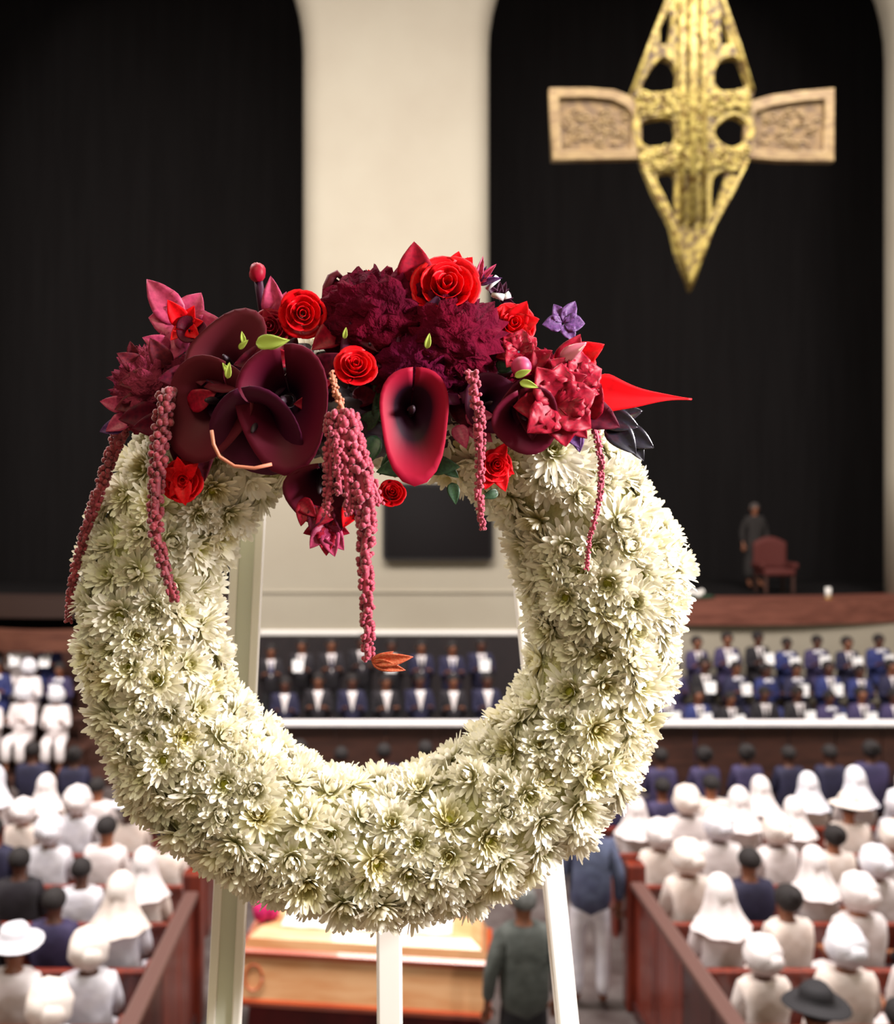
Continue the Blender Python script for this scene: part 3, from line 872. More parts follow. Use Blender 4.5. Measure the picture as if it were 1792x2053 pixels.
# ------------------------------------------------------------------ easel
ES = thing('easel', 'white painted wooden easel carrying the round flower wreath', 'easel', (0, 1.62, CZ - 1.45))
EO = Vector((0, 1.62, CZ - 1.45))
M_easel = mat('easel_white', (236, 232, 224), .5)
M_easel2 = mat('easel_groove_shade', (204, 206, 190), .6)  # shading of the groove put into a greyer, greenish white
def leg(p0, p1, wid, name, groove=False, dep=.03):
    a = p0 - EO; b = p1 - EO
    ax = (b - a); L = ax.length; ax.normalize()
    sx = Vector((1, 0, 0)); sx = (sx - ax * sx.dot(ax)).normalized(); sy = ax.cross(sx)
    M = Matrix((( sx.x, sy.x, ax.x, a.x), (sx.y, sy.y, ax.y, a.y), (sx.z, sy.z, ax.z, a.z), (0, 0, 0, 1)))
    if groove:
        o = MB().box((0, 0, L / 2), (wid * .5, dep * .5, L), M).obj(name, M_easel2, ES, False)
        for s in (-1, 1):
            mb = MB()
            w0, w1 = wid * .26, wid * .26
            mb.box((s * wid * .37, 0, L / 2), (wid * .26, dep, L), M, bevel=.003).obj('edge_strip', M_easel, o, False)
        return o
    return MB().box((0, 0, L / 2), (wid, dep, L), M, bevel=.005).obj(name, M_easel, ES, False)
def on_floor(pa, pb):
    """continue the line PA -> PB down to the gallery floor"""
    t = (CZ - 1.45 - pa.z) / (pb.z - pa.z); return pa + (pb - pa) * t
la, lb = P(496, 1110, 1.70), P(450, 2040, 1.61)
leg(on_floor(la, lb), la + (la - lb) * .12, .056, 'leg', True)
ra, rb = P(1044, 1110, 1.70), P(1136, 2040, 1.61)
leg(on_floor(ra, rb), ra + (ra - rb) * .12, .036, 'leg')
ma, mb_ = P(778, 1640, 1.66), P(781, 2040, 1.66)
leg(on_floor(ma, mb_), ma, .044, 'leg')
for y in (1640, 1760):
    a, b = P(478, y, 1.655), P(1100, y, 1.655)
    MB().box(((a + b) / 2 - EO) + Vector((0, .01, 0)), ((b - a).length, .02, .04), bevel=.004).obj('crossbar', M_easel, ES, False)
for px in (560, 1010):
    a = P(px, 1700, 1.62) - EO
    MB().tube([(a.x, .04, a.z), (a.x, -.09, a.z)], .008, 8).obj('peg', M_easel, ES)

# ------------------------------------------------------------------ the wreath
WC = P(754, 1238, 1.40)
WR, Wr = .332, .104
wreath = thing('flower_wreath', 'large round wreath of white chrysanthemums standing on the white easel', 'wreath', WC)
def tube_r(th):
    d = math.degrees(th) % 360
    def g(c, w): 
        x = (d - c + 180) % 360 - 180
        return math.exp(-(x / w) ** 2)
    return Wr * (1 + .14 * g(12, 12) - .06 * g(35, 10) + .05 * g(300, 25) - .03 * g(180, 30) + .04 * g(225, 20))
def torus_pt(th, ph, r):
    rad = Vector((math.cos(th), 0, math.sin(th)))
    n = Vector((0, -1, 0)) * math.cos(ph) + rad * math.sin(ph)
    return rad * WR + n * r, n
mb = MB()
NU, NV = 72, 20
vs = []; fs = []
for i in range(NU):
    for j in range(NV):
        th, ph = 2 * PI * i / NU, 2 * PI * j / NV
        vs.append(torus_pt(th, ph, tube_r(th) - .016)[0])
for i in range(NU):
    for j in range(NV):
        fs.append((i * NV + j, ((i + 1) % NU) * NV + j, ((i + 1) % NU) * NV + (j + 1) % NV, i * NV + (j + 1) % NV))
mb.add(vs, fs).obj('ring_base', mat('wreath_moss', (206, 200, 156), .9, c2=(170, 164, 108), scale=40, bump=.6, bscale=120), wreath)

M_mum = petal_mat('chrysanthemum_petal', (202, 196, 116), (238, 233, 216), .10, .62, trans=.30)
M_mumc = mat('chrysanthemum_centre', (186, 180, 62), .8, c2=(150, 150, 40), scale=20, bump=.5, bscale=60)
M_mumg = mat('chrysanthemum_brown_centre', (166, 132, 52), .8, c2=(140, 130, 40), scale=20, bump=.5, bscale=60)
M_mum2 = petal_mat('chrysanthemum_petal_yellow_throat', (190, 176, 66), (243, 238, 218), .12, .78, trans=.30)
def strap(mb, ang, r0, L, el, curl, wd, z0, rr, cup=.22):
    """one petal: base at radius r0, rising at EL, bending by CURL over its length"""
    pos = Vector((r0, 0, z0)); a = el; n = 5; secs = []
    ws = [.5, .85, 1.0, .98, .62, .0]; fr = [.25, .25, .25, .19, .06]
    for i in range(n + 1):
        secs.append((pos.copy(), a, wd * ws[i]))
        if i < n:
            pos = pos + Vector((math.cos(a), 0, math.sin(a))) * (L * fr[i]); a += curl * fr[i]
    vs = []; fs = []
    tw = rr.uniform(-.25, .25)
    for i, (p, a, w_) in enumerate(secs[:-1]):
        nrm = Vector((-math.sin(a), 0, math.cos(a)))
        for s in (-1, 0, 1):
            v = p + Vector((0, s * w_ / 2, 0)) + nrm * (cup * w_ * abs(s) + tw * s * w_ * .5)
            vs.append(v)
    vs.append(secs[-1][0])
    for i in range(n - 1):
        for k in (0, 1): fs.append((i * 3 + k, i * 3 + k + 1, i * 3 + 4 + k, i * 3 + 3 + k))
    e = (n - 1) * 3
    fs += [(e, e + 1, len(vs) - 1), (e + 1, e + 2, len(vs) - 1)]
    M = Matrix.Rotation(ang, 4, 'Z')
    mb.add(vs, fs, M)
def mum_mesh(seed, kind, m=M_mum):
    rr = random.Random(seed); mb = MB()
    if kind == 'open': rings = [(22, .14, .90, 2, 8, .20, .0), (20, .14, .84, 20, 22, .19, .03), (17, .13, .72, 38, 34, .18, .06), (13, .12, .54, 56, 40, .16, .09), (9, .10, .34, 72, 30, .13, .11)]
    elif kind == 'full': rings = [(22, .12, .92, -2, 18, .20, .0), (20, .12, .86, 18, 34, .19, .04), (18, .10, .76, 36, 50, .19, .08), (14, .08, .66, 54, 60, .18, .12), (11, .06, .54, 70, 66, .16, .15), (7, .03, .42, 82, 60, .15, .17)]
    else: rings = [(22, .16, .90, 14, 18, .20, .0), (18, .15, .80, 34, 28, .19, .03), (14, .13, .60, 52, 28, .16, .06), (10, .12, .40, 68, 20, .13, .09)]
    for n, r0, L, el, cu, wd, z0 in rings:
        off = rr.uniform(0, 6.28)
        for k in range(n):
            strap(mb, off + 2 * PI * (k + rr.uniform(-.3, .3)) / n, r0, L * rr.uniform(.82, 1.12), R(el + rr.uniform(-12, 12)), R(cu + rr.uniform(-22, 22)), wd * rr.uniform(.85, 1.15), z0, rr)
    return mb.mesh('chrysanthemum', m)
MUMS = [mum_mesh(1, 'open'), mum_mesh(2, 'full'), mum_mesh(3, 'full'), mum_mesh(4, 'cup', M_mum2), mum_mesh(5, 'open'), mum_mesh(6, 'cup')]
CENT = [MB().ball((0, 0, .10), (.17, .17, .10), 10, 6, fn=lambda v: 1 + .06 * math.sin(14 * math.atan2(v.y, v.x))).mesh('flower_centre', m_) for m_ in (M_mumc, M_mumg)]
rw = random.Random(11)
pts = []
tries = 0
cell = {}
SP = .037
def near_ok(p):
    k = (int(p.x // SP), int(p.y // SP), int(p.z // SP))
    for a in (-1, 0, 1):
        for b in (-1, 0, 1):
            for c in (-1, 0, 1):
                for q in cell.get((k[0] + a, k[1] + b, k[2] + c), ()):
                    if (q - p).length < SP: return False
    cell.setdefault(k, []).append(p); return True
cand = []
for t in range(14000):
    th = rw.uniform(0, 2 * PI); ph = rw.uniform(-PI, PI)
    rr = tube_r(th)
    if rw.random() > (WR + rr * math.sin(ph)) / (WR + rr): continue
    p, n = torus_pt(th, ph, rr - .012 + .012 * noise.noise(Vector((th * 5, ph * 2, 3))))
    if near_ok(p): cand.append((th, ph, p, n))
def show_rank(c):
    th, ph, p, n = c
    view = (Vector((0, -1.4, 0.15)) - p).normalized()
    f = n.dot(view)
    d = math.degrees(th)
    covered = 52 < d < 132 and ph > -1.2
    return (f > -.22 and not covered), f
vis = sorted([c for c in cand if show_rank(c)[0]], key=lambda c: -show_rank(c)[1])
parts_, rest = vis[:300], vis[300:] + [c for c in cand if not show_rank(c)[0]]
for th, ph, p, n in parts_:
    i = rw.randrange(len(MUMS))
    d = (n + Vector((rw.uniform(-.3, .3), rw.uniform(-.3, .3), rw.uniform(-.3, .3)))).normalized()
    sz = rw.uniform(.036, .045)
    o = link('chrysanthemum', MUMS[i], wreath, M=aim(p - n * .006, d, rw.uniform(0, 6.28), sz))
    if i in (0, 3, 4, 5):
        link('flower_centre', CENT[0 if rw.random() < .75 else 1], o)
o = link('chrysanthemum', MUMS[0], wreath, M=aim(P(1108, 905, 1.255) - WC, (.05, -1, .25), .4, .044)); link('flower_centre', CENT[0], o)
mb = MB()
low = MB()
rr0 = random.Random(77)
for n_, r0, L, el, cu, wd, z0 in [(12, .1, .9, 8, 10, .26, 0), (10, .1, .75, 40, 35, .25, .04), (6, .06, .5, 68, 50, .22, .08)]:
    for k in range(n_): strap(low, 2 * PI * k / n_ + rr0.uniform(-.1, .1), r0, L * rr0.uniform(.85, 1.1), R(el), R(cu), wd, z0, rr0)
for th, ph, p, n in rest:
    mb.add(low.v, low.f, aim(p - n * .006, n, rw.uniform(0, 6.28), rw.uniform(.036, .044)))
mb.obj('chrysanthemum_mass', mat('chrysanthemum_mass_petal', (243, 239, 222), .6, trans=.3), wreath, kind='stuff')

# ------------------------------------------------------------------ the red spray on top
SO = P(770, 800, 1.34)
spray = thing('flower_spray', 'spray of crimson and burgundy flowers fixed across the top of the white wreath', 'flowers', SO)
C_red = (222, 8, 26); C_crim = (176, 14, 48); C_burg = (92, 14, 36); C_dark = (46, 10, 30); C_pink = (190, 52, 96); C_lilac = (128, 70, 140)
M_red = mat('red_petal', (232, 4, 22), .5, c2=(210, 2, 18), scale=14, trans=.3, spec=.2)
M_crim = mat('crimson_petal', (166, 6, 42), .5, c2=(134, 4, 36), scale=12, trans=.25, spec=.25)
M_burg = mat('burgundy_petal', (92, 7, 34), .6, c2=(68, 5, 29), scale=10, trans=.15, spec=.15)
M_dark = mat('dark_purple_petal', (62, 8, 42), .55, c2=(46, 6, 34), scale=10, trans=.1, spec=.2)
M_rim = mat('brown_burgundy_petal', (108, 28, 42), .6, c2=(80, 18, 36), scale=10, trans=.12, spec=.2)
M_pink = mat('mauve_pink_petal', (196, 66, 110), .5, c2=(170, 48, 92), scale=12, trans=.3)
M_lil = mat('lilac_petal', (108, 56, 124), .6, c2=(70, 30, 92), scale=12, trans=.3)
M_velv = mat('celosia_velvet', (90, 5, 28), .95, c2=(66, 4, 25), scale=14, bump=.5, bscale=90, spec=.05)
M_amar = mat('amaranth_bead', (170, 44, 74), .6, c2=(136, 26, 56), scale=50, sheen=.3)
M_amard = mat('amaranth_bead_dark', (146, 34, 52), .6, c2=(112, 20, 38), scale=50, sheen=.3)
M_green = mat('leaf_green', (44, 78, 42), .45, c2=(24, 50, 32), scale=14, trans=.15)
M_lime = mat('bud_lime', (168, 186, 78), .6)
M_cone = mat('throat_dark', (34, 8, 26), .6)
M_spad = mat('spadix_tan', (184, 110, 84), .6)

def put(me, px, py, d, direction, size, roll=0.0, name='petal', label=None, sc3=None):
    pos = P(px, py, d) - SO
    s = size if sc3 is None else tuple(size * k for k in sc3)
    return link(name, me, spray, label=label, M=aim(pos, direction, roll, s))
TOCAM = Vector((0, -1, .0))

def bract(mb, ang, L, W, el, curl, tip=1.6, r0=.05, ripple=.0, cup=.15, nu=6, nv=10, M0=None):
    """pointed petal as a curved surface, base near the origin, lying along +X then rotated by ANG about Z"""
    def fn(u, v):
        a = el + curl * v
        s = 0; z = 0
        k = 8
        for i in range(k):
            t = v * (i + .5) / k; aa = el + curl * t
            s += math.cos(aa) * L * v / k; z += math.sin(aa) * L * v / k
        prof = (math.sin(PI * min(v ** .75, 1)) ** .8 if v > 0 else .0) * (1 - v ** tip * .25) + .12 * (1 - v)
        y = (u - .5) * W * prof
        zz = z + cup * abs(u - .5) * 2 * W * prof + ripple * math.sin(v * 19 + u * 7) * W * prof * abs(u - .5)
        return Vector((r0 + s, y, zz))
    M = Matrix.Rotation(ang, 4, 'Z')
    if M0: M = M0 @ M
    mb.grid(fn, nu, nv, M)
    return mb

def rose_mesh(seed, m):
    rr = random.Random(seed); mb = MB()
    layers = [(3, .14, .62, .52), (4, .28, .60, .5), (5, .46, .56, .47), (5, .66, .48, .42), (6, .88, .36, .36)]
    for li, (n, rad, top, wfac) in enumerate(layers):
        off = rr.uniform(0, 6.28)
        for k in range(n):
            a0 = off + 2 * PI * k / n + rr.uniform(-.15, .15); half = PI / n * 1.35
            h = top * rr.uniform(.92, 1.08); rd = rad * rr.uniform(.92, 1.08)
            def fn(u, v, a0=a0, half=half, h=h, rd=rd, li=li):
                uu = (u - .5) * 2
                vv = v * (1 - .18 * uu * uu)
                r = rd * (.25 + .75 * math.sin(min(vv, 1) * PI / 2)) + .10 * rd * max(0, vv - .75) * 4 * (.4 + li * .25)
                z = -.45 + (h + .45) * vv - .05 * li * max(0, vv - .8) * 4
                a = a0 + uu * half * (.6 + .4 * v)
                return Vector((r * math.cos(a), r * math.sin(a), z))
            mb.grid(fn, 6, 6)
    return mb.mesh('rose', m, thick=.012)
ROSE = [rose_mesh(1, M_red), rose_mesh(2, M_red), rose_mesh(3, M_crim)]

def calla_mesh(m, flare=.55, tipl=.5, length=1.5, seed=0, wave=.05):
    """spathe: rolled funnel opening toward +Z with one pointed side; the mouth has radius ~1"""
    rr = random.Random(seed); ph = rr.uniform(0, 6)
    def fn(u, v):
        a = -PI + 2 * PI * u
        c = (1 + math.cos(a)) / 2
        r = .16 + .84 * v ** 1.5 * (1 + .12 * c)
        r += flare * max(0, v - .72) ** 1.4 * 2.2
        z = -length + length * v * (1.0 - .0 * c) - flare * max(0, v - .80) ** 1.6 * 4 * (1 - .6 * c)
        r += tipl * c ** 6 * max(0, v - .55) * 2.0
        r *= 1 + wave * math.sin(3 * a + ph) * v
        x = r * math.cos(a); y = r * math.sin(a) + .10 * u * v
        return Vector((x, y, z))
    return MB().grid(fn, 30, 14).mesh('calla_lily', m, thick=.02)
def spadix_mesh(m):
    return MB().tube([(0, 0, -1.3), (.02, 0, -.7), (.03, 0, -.2), (.03, 0, .05)], [.10, .12, .10, .04], 10).mesh('spadix', m)
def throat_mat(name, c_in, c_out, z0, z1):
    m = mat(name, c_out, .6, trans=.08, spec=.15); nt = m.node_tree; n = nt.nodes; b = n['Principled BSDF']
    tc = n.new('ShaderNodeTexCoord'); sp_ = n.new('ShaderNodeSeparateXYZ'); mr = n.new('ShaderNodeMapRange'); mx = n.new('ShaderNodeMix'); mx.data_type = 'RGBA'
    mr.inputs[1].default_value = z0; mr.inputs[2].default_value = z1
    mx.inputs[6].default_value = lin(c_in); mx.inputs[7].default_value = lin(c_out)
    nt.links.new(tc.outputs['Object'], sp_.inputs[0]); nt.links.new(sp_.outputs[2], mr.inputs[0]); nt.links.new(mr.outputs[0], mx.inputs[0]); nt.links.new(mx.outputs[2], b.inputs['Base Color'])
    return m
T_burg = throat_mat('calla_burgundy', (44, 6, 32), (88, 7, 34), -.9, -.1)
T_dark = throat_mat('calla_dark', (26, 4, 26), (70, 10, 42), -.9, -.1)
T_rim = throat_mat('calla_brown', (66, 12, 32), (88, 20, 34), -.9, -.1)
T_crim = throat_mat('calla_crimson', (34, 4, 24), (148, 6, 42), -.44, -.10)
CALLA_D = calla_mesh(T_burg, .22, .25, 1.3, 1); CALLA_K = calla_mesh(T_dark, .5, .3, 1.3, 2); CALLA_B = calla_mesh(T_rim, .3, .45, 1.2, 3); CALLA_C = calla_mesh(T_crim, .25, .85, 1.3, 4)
SPAD = spadix_mesh(M_cone)
def calla(me, px, py, d, direction, size, roll, label, sc3=None):
    o = put(me, px, py, d, direction, size, roll, 'calla_lily', label, sc3)
    link('spadix', SPAD, o)
    return o

# body of dark foliage under the spray, hidden mostly by the flowers
def blob(px, py, d, rx, rz, ry, m, name, label=None, amp=.18, freq=5, seed=0, kind=None):
    c = P(px, py, d) - SO; k = 1.0 * d / F
    off = Vector((seed * 3.1, 1.7, seed))
    def fn(v): return 1 + amp * noise.noise(v * freq + off) + amp * .5 * abs(noise.noise(v * freq * 2.7 + off))
    mb = MB().ball(c, (rx * k, ry * k, rz * k), 40, 26, fn=fn)
    return mb.obj(name, m, spray, kind=kind, label=label)
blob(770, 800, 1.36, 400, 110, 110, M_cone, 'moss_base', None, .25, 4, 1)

# velvet cockscomb masses
blob(760, 650, 1.27, 112, 95, 90, M_velv, 'cockscomb', 'dark velvety burgundy cockscomb', .42, 9, 2)
blob(905, 690, 1.25, 100, 88, 90, M_velv, 'cockscomb', 'dark burgundy cockscomb', .42, 9, 3)
blob(835, 745, 1.24, 90, 70, 70, mat('celosia_velvet_deep', (82, 4, 34), .95, c2=(60, 4, 29), scale=14, bump=.5, bscale=90, spec=.05), 'cockscomb', 'deep burgundy cockscomb in the middle', .38, 9, 4)
M_dusk = mat('dusky_rose_velvet', (128, 44, 66), .95, c2=(96, 26, 46), scale=18, bump=.5, bscale=90, spec=.05)
blob(296, 782, 1.29, 62, 74, 60, M_dusk, 'cockscomb', 'dusky rose cockscomb by the outer shoulder', .45, 10, 6)
blob(385, 800, 1.275, 60, 80, 60, mat('brown_velvet', (92, 24, 38), .95, c2=(70, 14, 32), scale=18, bump=.5, bscale=90, spec=.05), 'cockscomb', 'brown burgundy cockscomb', .4, 9, 7)
blob(1095, 800, 1.27, 80, 78, 70, mat('crimson_velvet', (132, 5, 38), .95, c2=(98, 4, 34), scale=18, bump=.5, bscale=90, spec=.05), 'cockscomb', 'crimson cockscomb on the cross side', .45, 9, 8)
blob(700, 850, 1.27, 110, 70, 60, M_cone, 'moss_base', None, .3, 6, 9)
# ragged crest petals along the top edge
rs = random.Random(9)
def single(m, L=1, W=.6, el=.3, curl=-.4, **k):
    return bract(MB(), 0, L, W, el, curl, **k).mesh('petal', m, thick=.02)
PET = {n: single(m, 1, .62, .35, -.6, ripple=.1) for n, m in (('red', M_red), ('crim', M_crim), ('burg', M_burg), ('pink', M_pink), ('lil', M_lil), ('dark', M_dark), ('rim', M_rim))}
LEAF = single(M_green, 1, .55, .15, -.5, cup=.1)
def petal(n, px, py, d, ang, L, W=1.0, lean=.0, name='petal', mesh=None):
    """petal from its base at (px, py), pointing to ANG degrees in the picture plane, L pixels long, leaning LEAN toward the eye"""
    k = d / F
    M = Matrix.Translation(P(px, py, d) - SO) @ Matrix.Rotation(R(90), 4, 'X') @ Matrix.Rotation(R(ang), 4, 'Z') @ Matrix.Rotation(-lean, 4, 'Y') @ Matrix.Diagonal((L * k, L * W * k, L * k, 1))
    return link(name, mesh or PET[n], spray, M=M)
for k in range(12):
    px = 655 + k * 15; py = 600 - 26 * math.sin(k / 11 * PI * .9) + rs.uniform(-8, 8)
    petal(rs.choice(('crim', 'red', 'burg')), px, py + 14, 1.28, 90 + rs.uniform(-35, 35), rs.uniform(34, 52), .9)
# curl at the top
MB().tube([P(a, b, 1.27) - SO for a, b in ((655, 600), (657, 575), (664, 556), (676, 548), (684, 556))], [.007, .007, .006, .005, .003], 8).obj('tendril', M_rim, spray)

# crimson blossom and big red flower at the top
for ang, L in ((92, 88), (60, 60), (130, 55), (20, 60)): petal('crim', 832, 578, 1.25, ang, L, 1.25 if ang == 92 else 1.0, .25)
put(ROSE[0], 893, 580, 1.235, (.05, -1, .25), .044, .3, 'rose', 'large bright red rose', (1.05, 1.0, 1))
for ang, L in ((75, 70), (50, 72), (15, 60), (-30, 56), (160, 56), (200, 50)): petal('red', 900, 575, 1.26, ang, L, 1.2, .35)
# lilac spiky blossom beside it
for k in range(9): petal('pink' if k % 3 else 'lil', 955, 570, 1.27, 10 + k * 17, rs.uniform(32, 58), .45, .3)
sl = mat('silver_bud', (176, 178, 176), .5)
for a, b, c, d_ in ((975, 580, 998, 556), (985, 590, 1010, 596), (1005, 598, 1022, 590)):
    MB().tube([P(a, b, 1.27) - SO, P(c, d_, 1.27) - SO], [.003, .005], 7).obj('silver_twig', sl, spray)
for k in range(8): petal('dark', 1000, 600, 1.28, -20 + k * 22, rs.uniform(26, 40), .7, .3)

# red roses
for i, (px, py, d, r_, mi) in enumerate(((606, 630, 1.24, 50, 0), (712, 738, 1.19, 46, 1), (1025, 655, 1.25, 50, 0), (1150, 735, 1.26, 46, 1), (545, 660, 1.25, 42, 2), (992, 935, 1.23, 36, 0), (785, 990, 1.24, 30, 1), (365, 965, 1.235, 44, 0))):
    put(ROSE[mi], px, py, d, (rs.uniform(-.3, .3), -1, rs.uniform(-.1, .5)), r_ * d / F * .98, rs.uniform(0, 6), 'rose', 'bright red rose' if mi < 2 else 'crimson rose')
for ang, L in ((-80, 58), (-120, 45), (40, 46), (100, 44), (160, 48)): petal('red', 366, 958, 1.23, ang, L, 1.0, .3)
for ang, L in ((15, 58), (60, 60), (110, 50), (-40, 56), (-80, 55)): petal('red', 1024, 658, 1.25, ang, L, 1.2, .35)
for ang, L in ((-70, 62), (-110, 58), (60, 48), (-30, 46)): petal('red', 990, 928, 1.235, ang, L, 1.0, .25)

# pointed pink lily at the far end of the spray
lil = MB()
for ang, L in ((128, 1.05), (60, .66), (168, .6), (-8, .9), (-60, .7), (250, .8)):
    bract(lil, R(ang), L, .56, .35, -.5, ripple=.1)
put(lil.mesh('lily', M_pink, thick=.02), 366, 652, 1.285, (.0, -1, .1), .072, 0, 'lily', 'mauve pink pointed lily')
for ang, L in ((122, 62), (60, 48), (-40, 48), (230, 44), (10, 44)): petal('red', 372, 655, 1.27, ang, L, 1.0, .45)
calla(calla_mesh(M_burg, .4, .3, .9, 8), 378, 660, 1.255, (.1, -1, .1), .015, 0, None)
# bud and petals beside the column
MB().ball(P(516, 546, 1.27) - SO, (.011, .011, .013), 12, 8, fn=lambda v: 1 + .08 * math.sin(5 * math.atan2(v.y, v.x) + 3 * v.z)).obj('bud', M_crim, spray)
MB().tube([P(a, b, 1.275) - SO for a, b in ((517, 556), (522, 590), (532, 650))], [.006, .006, .007], 8).obj('stem', M_dark, spray)
for ang, L in ((95, 92), (70, 66), (120, 50)): petal('pink', 553, 650, 1.27, ang, L, .8, .2)
for ang, L in ((150, 60), (110, 50), (35, 55), (-10, 50), (200, 52)): petal('crim', 548, 668, 1.255, ang, L, 1.0, .3)

# big dark calla lilies
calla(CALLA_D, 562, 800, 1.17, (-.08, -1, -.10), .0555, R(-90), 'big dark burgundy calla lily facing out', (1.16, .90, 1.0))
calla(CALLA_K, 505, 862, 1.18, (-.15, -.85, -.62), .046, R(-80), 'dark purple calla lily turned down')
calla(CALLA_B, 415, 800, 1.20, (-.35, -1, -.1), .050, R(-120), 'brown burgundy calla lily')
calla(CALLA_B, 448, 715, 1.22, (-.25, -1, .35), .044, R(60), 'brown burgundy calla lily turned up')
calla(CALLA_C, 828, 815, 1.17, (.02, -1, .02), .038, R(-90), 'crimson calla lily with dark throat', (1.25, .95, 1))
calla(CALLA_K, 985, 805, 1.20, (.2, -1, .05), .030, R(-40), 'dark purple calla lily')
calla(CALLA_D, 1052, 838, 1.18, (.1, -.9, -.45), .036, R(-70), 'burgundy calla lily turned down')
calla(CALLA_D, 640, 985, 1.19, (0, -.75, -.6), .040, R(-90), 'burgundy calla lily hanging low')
calla(CALLA_K, 740, 690, 1.215, (-.1, -1, .3), .030, R(70), 'small dark calla lily')
calla(CALLA_K, 915, 745, 1.21, (.1, -1, .25), .034, R(100), 'small dark calla lily')
MB().tube([P(a, b, 1.13) - SO for a, b in ((424, 862), (428, 890), (440, 915), (470, 934), (510, 938), (545, 930))], .0022, 7).obj('pale_petal_rim', M_spad, spray)
# muted pink bloom low in the middle of the hole
for ang, L in ((-90, 62), (-55, 62), (-125, 58), (-20, 50), (200, 50), (-75, 66)): petal('pink' if ang % 2 else 'crim', 655, 1052, 1.22, ang, L, 1.0, .25)
for k in range(10): petal(rs.choice(('crim', 'burg', 'red')), 600 + k * 14, 1000 + 14 * math.sin(k / 9 * PI), 1.2, -90 + rs.uniform(-45, 45), rs.uniform(40, 60), 1.0, .3)

# crimson anthurium-like petals at the cross side
for (px, py, ang, L, n, lean) in ((1120, 740, 60, 78, 'crim', .3), (1130, 730, 25, 85, 'red', .3), (1090, 760, 110, 70, 'crim', .3), (1140, 760, -20, 62, 'red', .4), (1080, 790, 20, 100, 'crim', .4),
                                  (1100, 800, -50, 110, 'crim', .3), (1060, 790, -90, 100, 'burg', .35), (1120, 800, -80, 92, 'red', .3), (1090, 780, -110, 96, 'crim', .35), (1140, 790, 5, 60, 'crim', .4), (1045, 740, 30, 70, 'crim', .35),
                                  (1130, 850, -60, 60, 'lil', .3), (1150, 860, -80, 50, 'lil', .3), (930, 835, 0, 60, 'pink', .3), (940, 850, -40, 60, 'pink', .3), (915, 850, -70, 55, 'pink', .3)):
    petal(n, px, py, 1.22, ang, L, 1.0, lean)
ruf = MB()
for k in range(7): bract(ruf, 2 * PI * k / 7 + .2 * (k % 2), 1.0, .85, .55 - .2 * (k % 2), -.7, ripple=.22, tip=2.5)
RUF = ruf.mesh('ruffled_bloom', M_crim, thick=.015)
put(RUF, 1112, 812, 1.185, (.15, -1, .0), .052, .3, 'ruffled_bloom', 'crimson ruffled bloom')
put(RUF, 1150, 765, 1.20, (.3, -1, .2), .040, 1.3, 'ruffled_bloom', 'crimson ruffled bloom')
put(RUF, 1040, 705, 1.22, (.0, -1, .3), .030, 2.3, 'ruffled_bloom', 'crimson ruffled bloom')
gl = mat('petal_highlight', (214, 120, 140), .15, trans=.2, coat=1.0)
petal('x', 1120, 722, 1.20, 32, 62, .75, .25, mesh=single(gl, 1, .62, .35, -.6))  # pale petal added as the painted highlight on the crimson bloom
MB().ball(P(1045, 735, 1.19) - SO, .013, 12, 8).obj('berry', M_pink, spray)
# lilac orchid
orch = MB()
for ang, L, wd in ((60, 1, .62), (115, .8, .6), (0, .85, .75), (185, .8, .7), (-60, .8, .6)): bract(orch, R(ang), L, wd, .25, -.4, ripple=.12)
put(orch.mesh('orchid', M_lil, thick=.02), 1128, 648, 1.28, (.1, -1, .1), .034, 0, 'orchid', 'lilac purple orchid')
# long red spike
def spike(u, v):
    wv = .17 * min(1, v / .22 + .35) * (max(0, 1 - max(0, v - .22) / .78)) ** 1.7 + .006
    return Vector((v, (u - .5) * wv * 2 + .02 * math.sin(v * 9) * (1 - v), .25 * wv * abs(u - .5) * 2 + .03 * math.sin(v * 3)))
sp = MB().grid(spike, 8, 24).mesh('spike_bract', M_red, thick=.015)
petal('x', 1172, 790, 1.27, -3, 212, 1.0, .05, name='spike_bract', mesh=sp)
petal('red', 1210, 796, 1.28, -6, 75, .8, .1)
# dark leaves by the spike
dk = mat('dark_blue_leaf', (30, 26, 40), .3, c2=(18, 16, 24), scale=10, coat=.6)
for (px, py, ang, L) in ((1200, 830, -20, 80), (1215, 845, -50, 85), (1240, 860, -30, 75), (1225, 835, 10, 60), (1262, 880, -60, 50)):
    petal('x', px, py, 1.32, ang, L, 1.0, .2, name='leaf', mesh=single(dk, 1, .6, .2, -.4))

# purple and dusky bits at the outer shoulder
for (px, py, ang, L, n) in ((255, 815, 170, 52, 'pink'), (250, 850, 200, 50, 'lil'), (262, 835, 215, 56, 'pink'), (270, 720, 100, 36, 'rim'), (290, 740, 150, 60, 'rim'), (320, 760, 190, 80, 'rim'), (340, 740, 120, 70, 'rim'), (330, 800, 220, 90, 'rim'), (360, 800, 250, 90, 'rim'), (310, 780, 140, 60, 'pink'), (340, 850, 250, 70, 'rim'), (370, 870, 270, 80, 'burg'), (400, 880, 280, 90, 'rim'), (300, 800, 200, 70, 'rim'), (345, 700, 160, 60, 'pink')):
    petal(n, px, py, 1.27, ang, L, 1.0, .3)
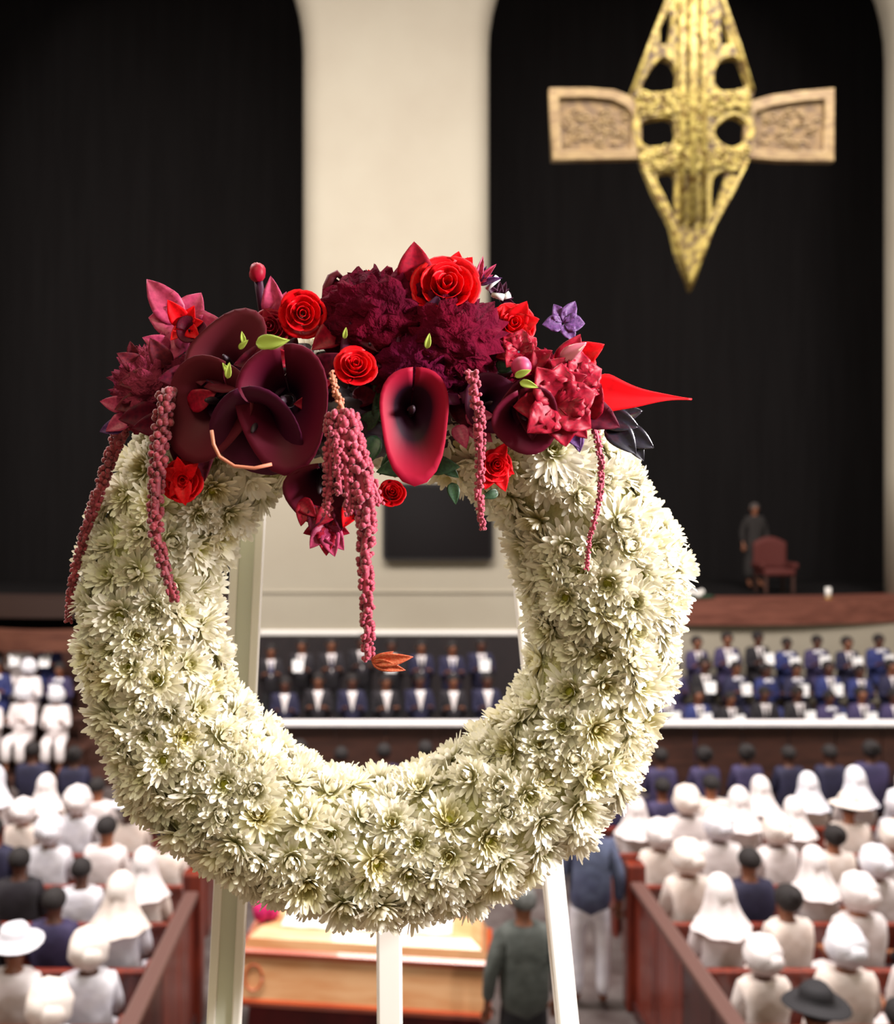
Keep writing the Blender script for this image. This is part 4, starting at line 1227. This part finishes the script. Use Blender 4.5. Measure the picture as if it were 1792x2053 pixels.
# green leaves and buds
for (px, py, ang, L) in ((835, 925, 195, 82), (800, 905, 230, 60), (848, 930, -5, 72), (880, 925, -40, 50), (905, 965, -80, 46), (770, 850, 100, 70), (755, 870, 250, 70), (990, 740, 20, 56), (760, 800, 80, 60), (1000, 985, 200, 36), (720, 860, 40, 60)):
    petal('x', px, py, 1.235, ang, L, 1.0, .25, name='leaf', mesh=LEAF)
lim = single(M_lime, 1, .4, .3, -.5)
for (px, py, ang, L) in ((510, 688, 0, 72), (530, 694, 10, 55), (478, 700, 40, 28), (490, 690, 100, 26), (456, 760, 80, 34), (460, 750, 120, 26), (855, 700, 80, 32), (1040, 765, -20, 40), (1030, 755, 20, 36), (690, 680, 80, 24)):
    petal('x', px, py, 1.14 if px < 600 else 1.16, ang, L, 1.0, .3, name='leaf', mesh=lim)
# a few dark filling petals between the big flowers
for k in range(80):
    px = rs.uniform(320, 1170); py = 830 - 190 * (1 - ((px - 740) / 470) ** 2) + rs.uniform(0, 30 + 160 * (1 - ((px - 740) / 470) ** 2))
    petal(rs.choice(('burg', 'dark', 'crim', 'burg', 'crim', 'burg')), px, py, 1.275 - .05 * rs.random(), rs.uniform(0, 360), rs.uniform(60, 95), 1.05, rs.uniform(.2, .5))

# amaranth tassels
ra_ = random.Random(13)
def strand(pts, d0_, d1_, w0, w1, m, label=None):
    """hanging tassel: a stem thick with beads, along picture points, D0 to D1 away"""
    ps = [Vector(P(px, py, d0_ + (d1_ - d0_) * i / (len(pts) - 1)) - SO) for i, (px, py) in enumerate(pts)]
    # resample
    dens = []
    for i in range(len(ps) - 1):
        n = max(2, int((ps[i + 1] - ps[i]).length / .004))
        for k in range(n): dens.append(ps[i].lerp(ps[i + 1], k / n))
    dens.append(ps[-1])
    mb = MB(); N = len(dens)
    mb.tube(dens[::3] + [dens[-1]], [((w0 + (w1 - w0) * i / (len(dens[::3]))) * .6 * d0_ / F / 2) for i in range(len(dens[::3]) + 1)], 7)
    for i, p in enumerate(dens):
        t = i / (N - 1); wd = (w0 + (w1 - w0) * t) * d0_ / F / 2
        for k in range(4):
            a = ra_.uniform(0, 6.28); r = wd * .85
            mb.ball(p + Vector((r * math.cos(a), r * math.sin(a), ra_.uniform(-.002, .002))), wd * ra_.uniform(.22, .42) + .0006, 6, 4)
    return mb.obj('amaranth_tassel', m, spray, label=label)
strand([(335, 780), (326, 840), (318, 900), (314, 960), (311, 1020), (313, 1070), (326, 1130), (340, 1170), (352, 1203)], 1.21, 1.195, 40, 22, M_amard, 'dark rose amaranth tassel')
strand([(285, 770), (250, 845), (222, 915), (196, 990), (172, 1060), (153, 1130), (141, 1190), (137, 1245)], 1.28, 1.37, 34, 15, M_amard, 'thin dark rose amaranth tassel along the outer edge')
strand([(690, 830), (712, 900), (728, 980), (735, 1060), (731, 1120), (735, 1190), (737, 1250), (738, 1322)], 1.14, 1.16, 44, 24, M_amar, 'longest rose amaranth tassel')
strand([(668, 835), (662, 890), (660, 960), (656, 1030)], 1.14, 1.15, 32, 18, M_amar)
strand([(700, 825), (716, 880), (740, 950), (762, 1010)], 1.14, 1.16, 34, 18, M_amar)
strand([(680, 830), (690, 900), (696, 970), (700, 1030)], 1.135, 1.145, 32, 20, M_amar)
strand([(664, 745), (676, 790), (690, 830)], 1.145, 1.14, 12, 20, M_spad)
strand([(672, 860), (676, 930), (682, 990)], 1.13, 1.14, 26, 16, M_amar)
strand([(706, 850), (722, 910), (742, 990), (748, 1060)], 1.145, 1.16, 30, 16, M_amar)
strand([(945, 745), (955, 800), (962, 860), (963, 930), (960, 990), (966, 1058)], 1.16, 1.2, 27, 15, M_amar, 'slender rose amaranth tassel')
strand([(1182, 822), (1196, 870), (1205, 925), (1204, 985), (1193, 1040), (1181, 1085), (1175, 1140)], 1.24, 1.235, 15, 9, M_amar, 'thin rose amaranth tassel on the cross side')
# orange tip petal at the end of the long tassel
for ang, L in ((8, 84), (-12, 70), (25, 50)):
    petal('x', 742, 1326, 1.16, ang, L, .55, .1, mesh=single(mat('orange_petal', (206, 62, 34), .5, c2=(220, 130, 90), scale=20, trans=.2), 1, .6, .2, -.2))
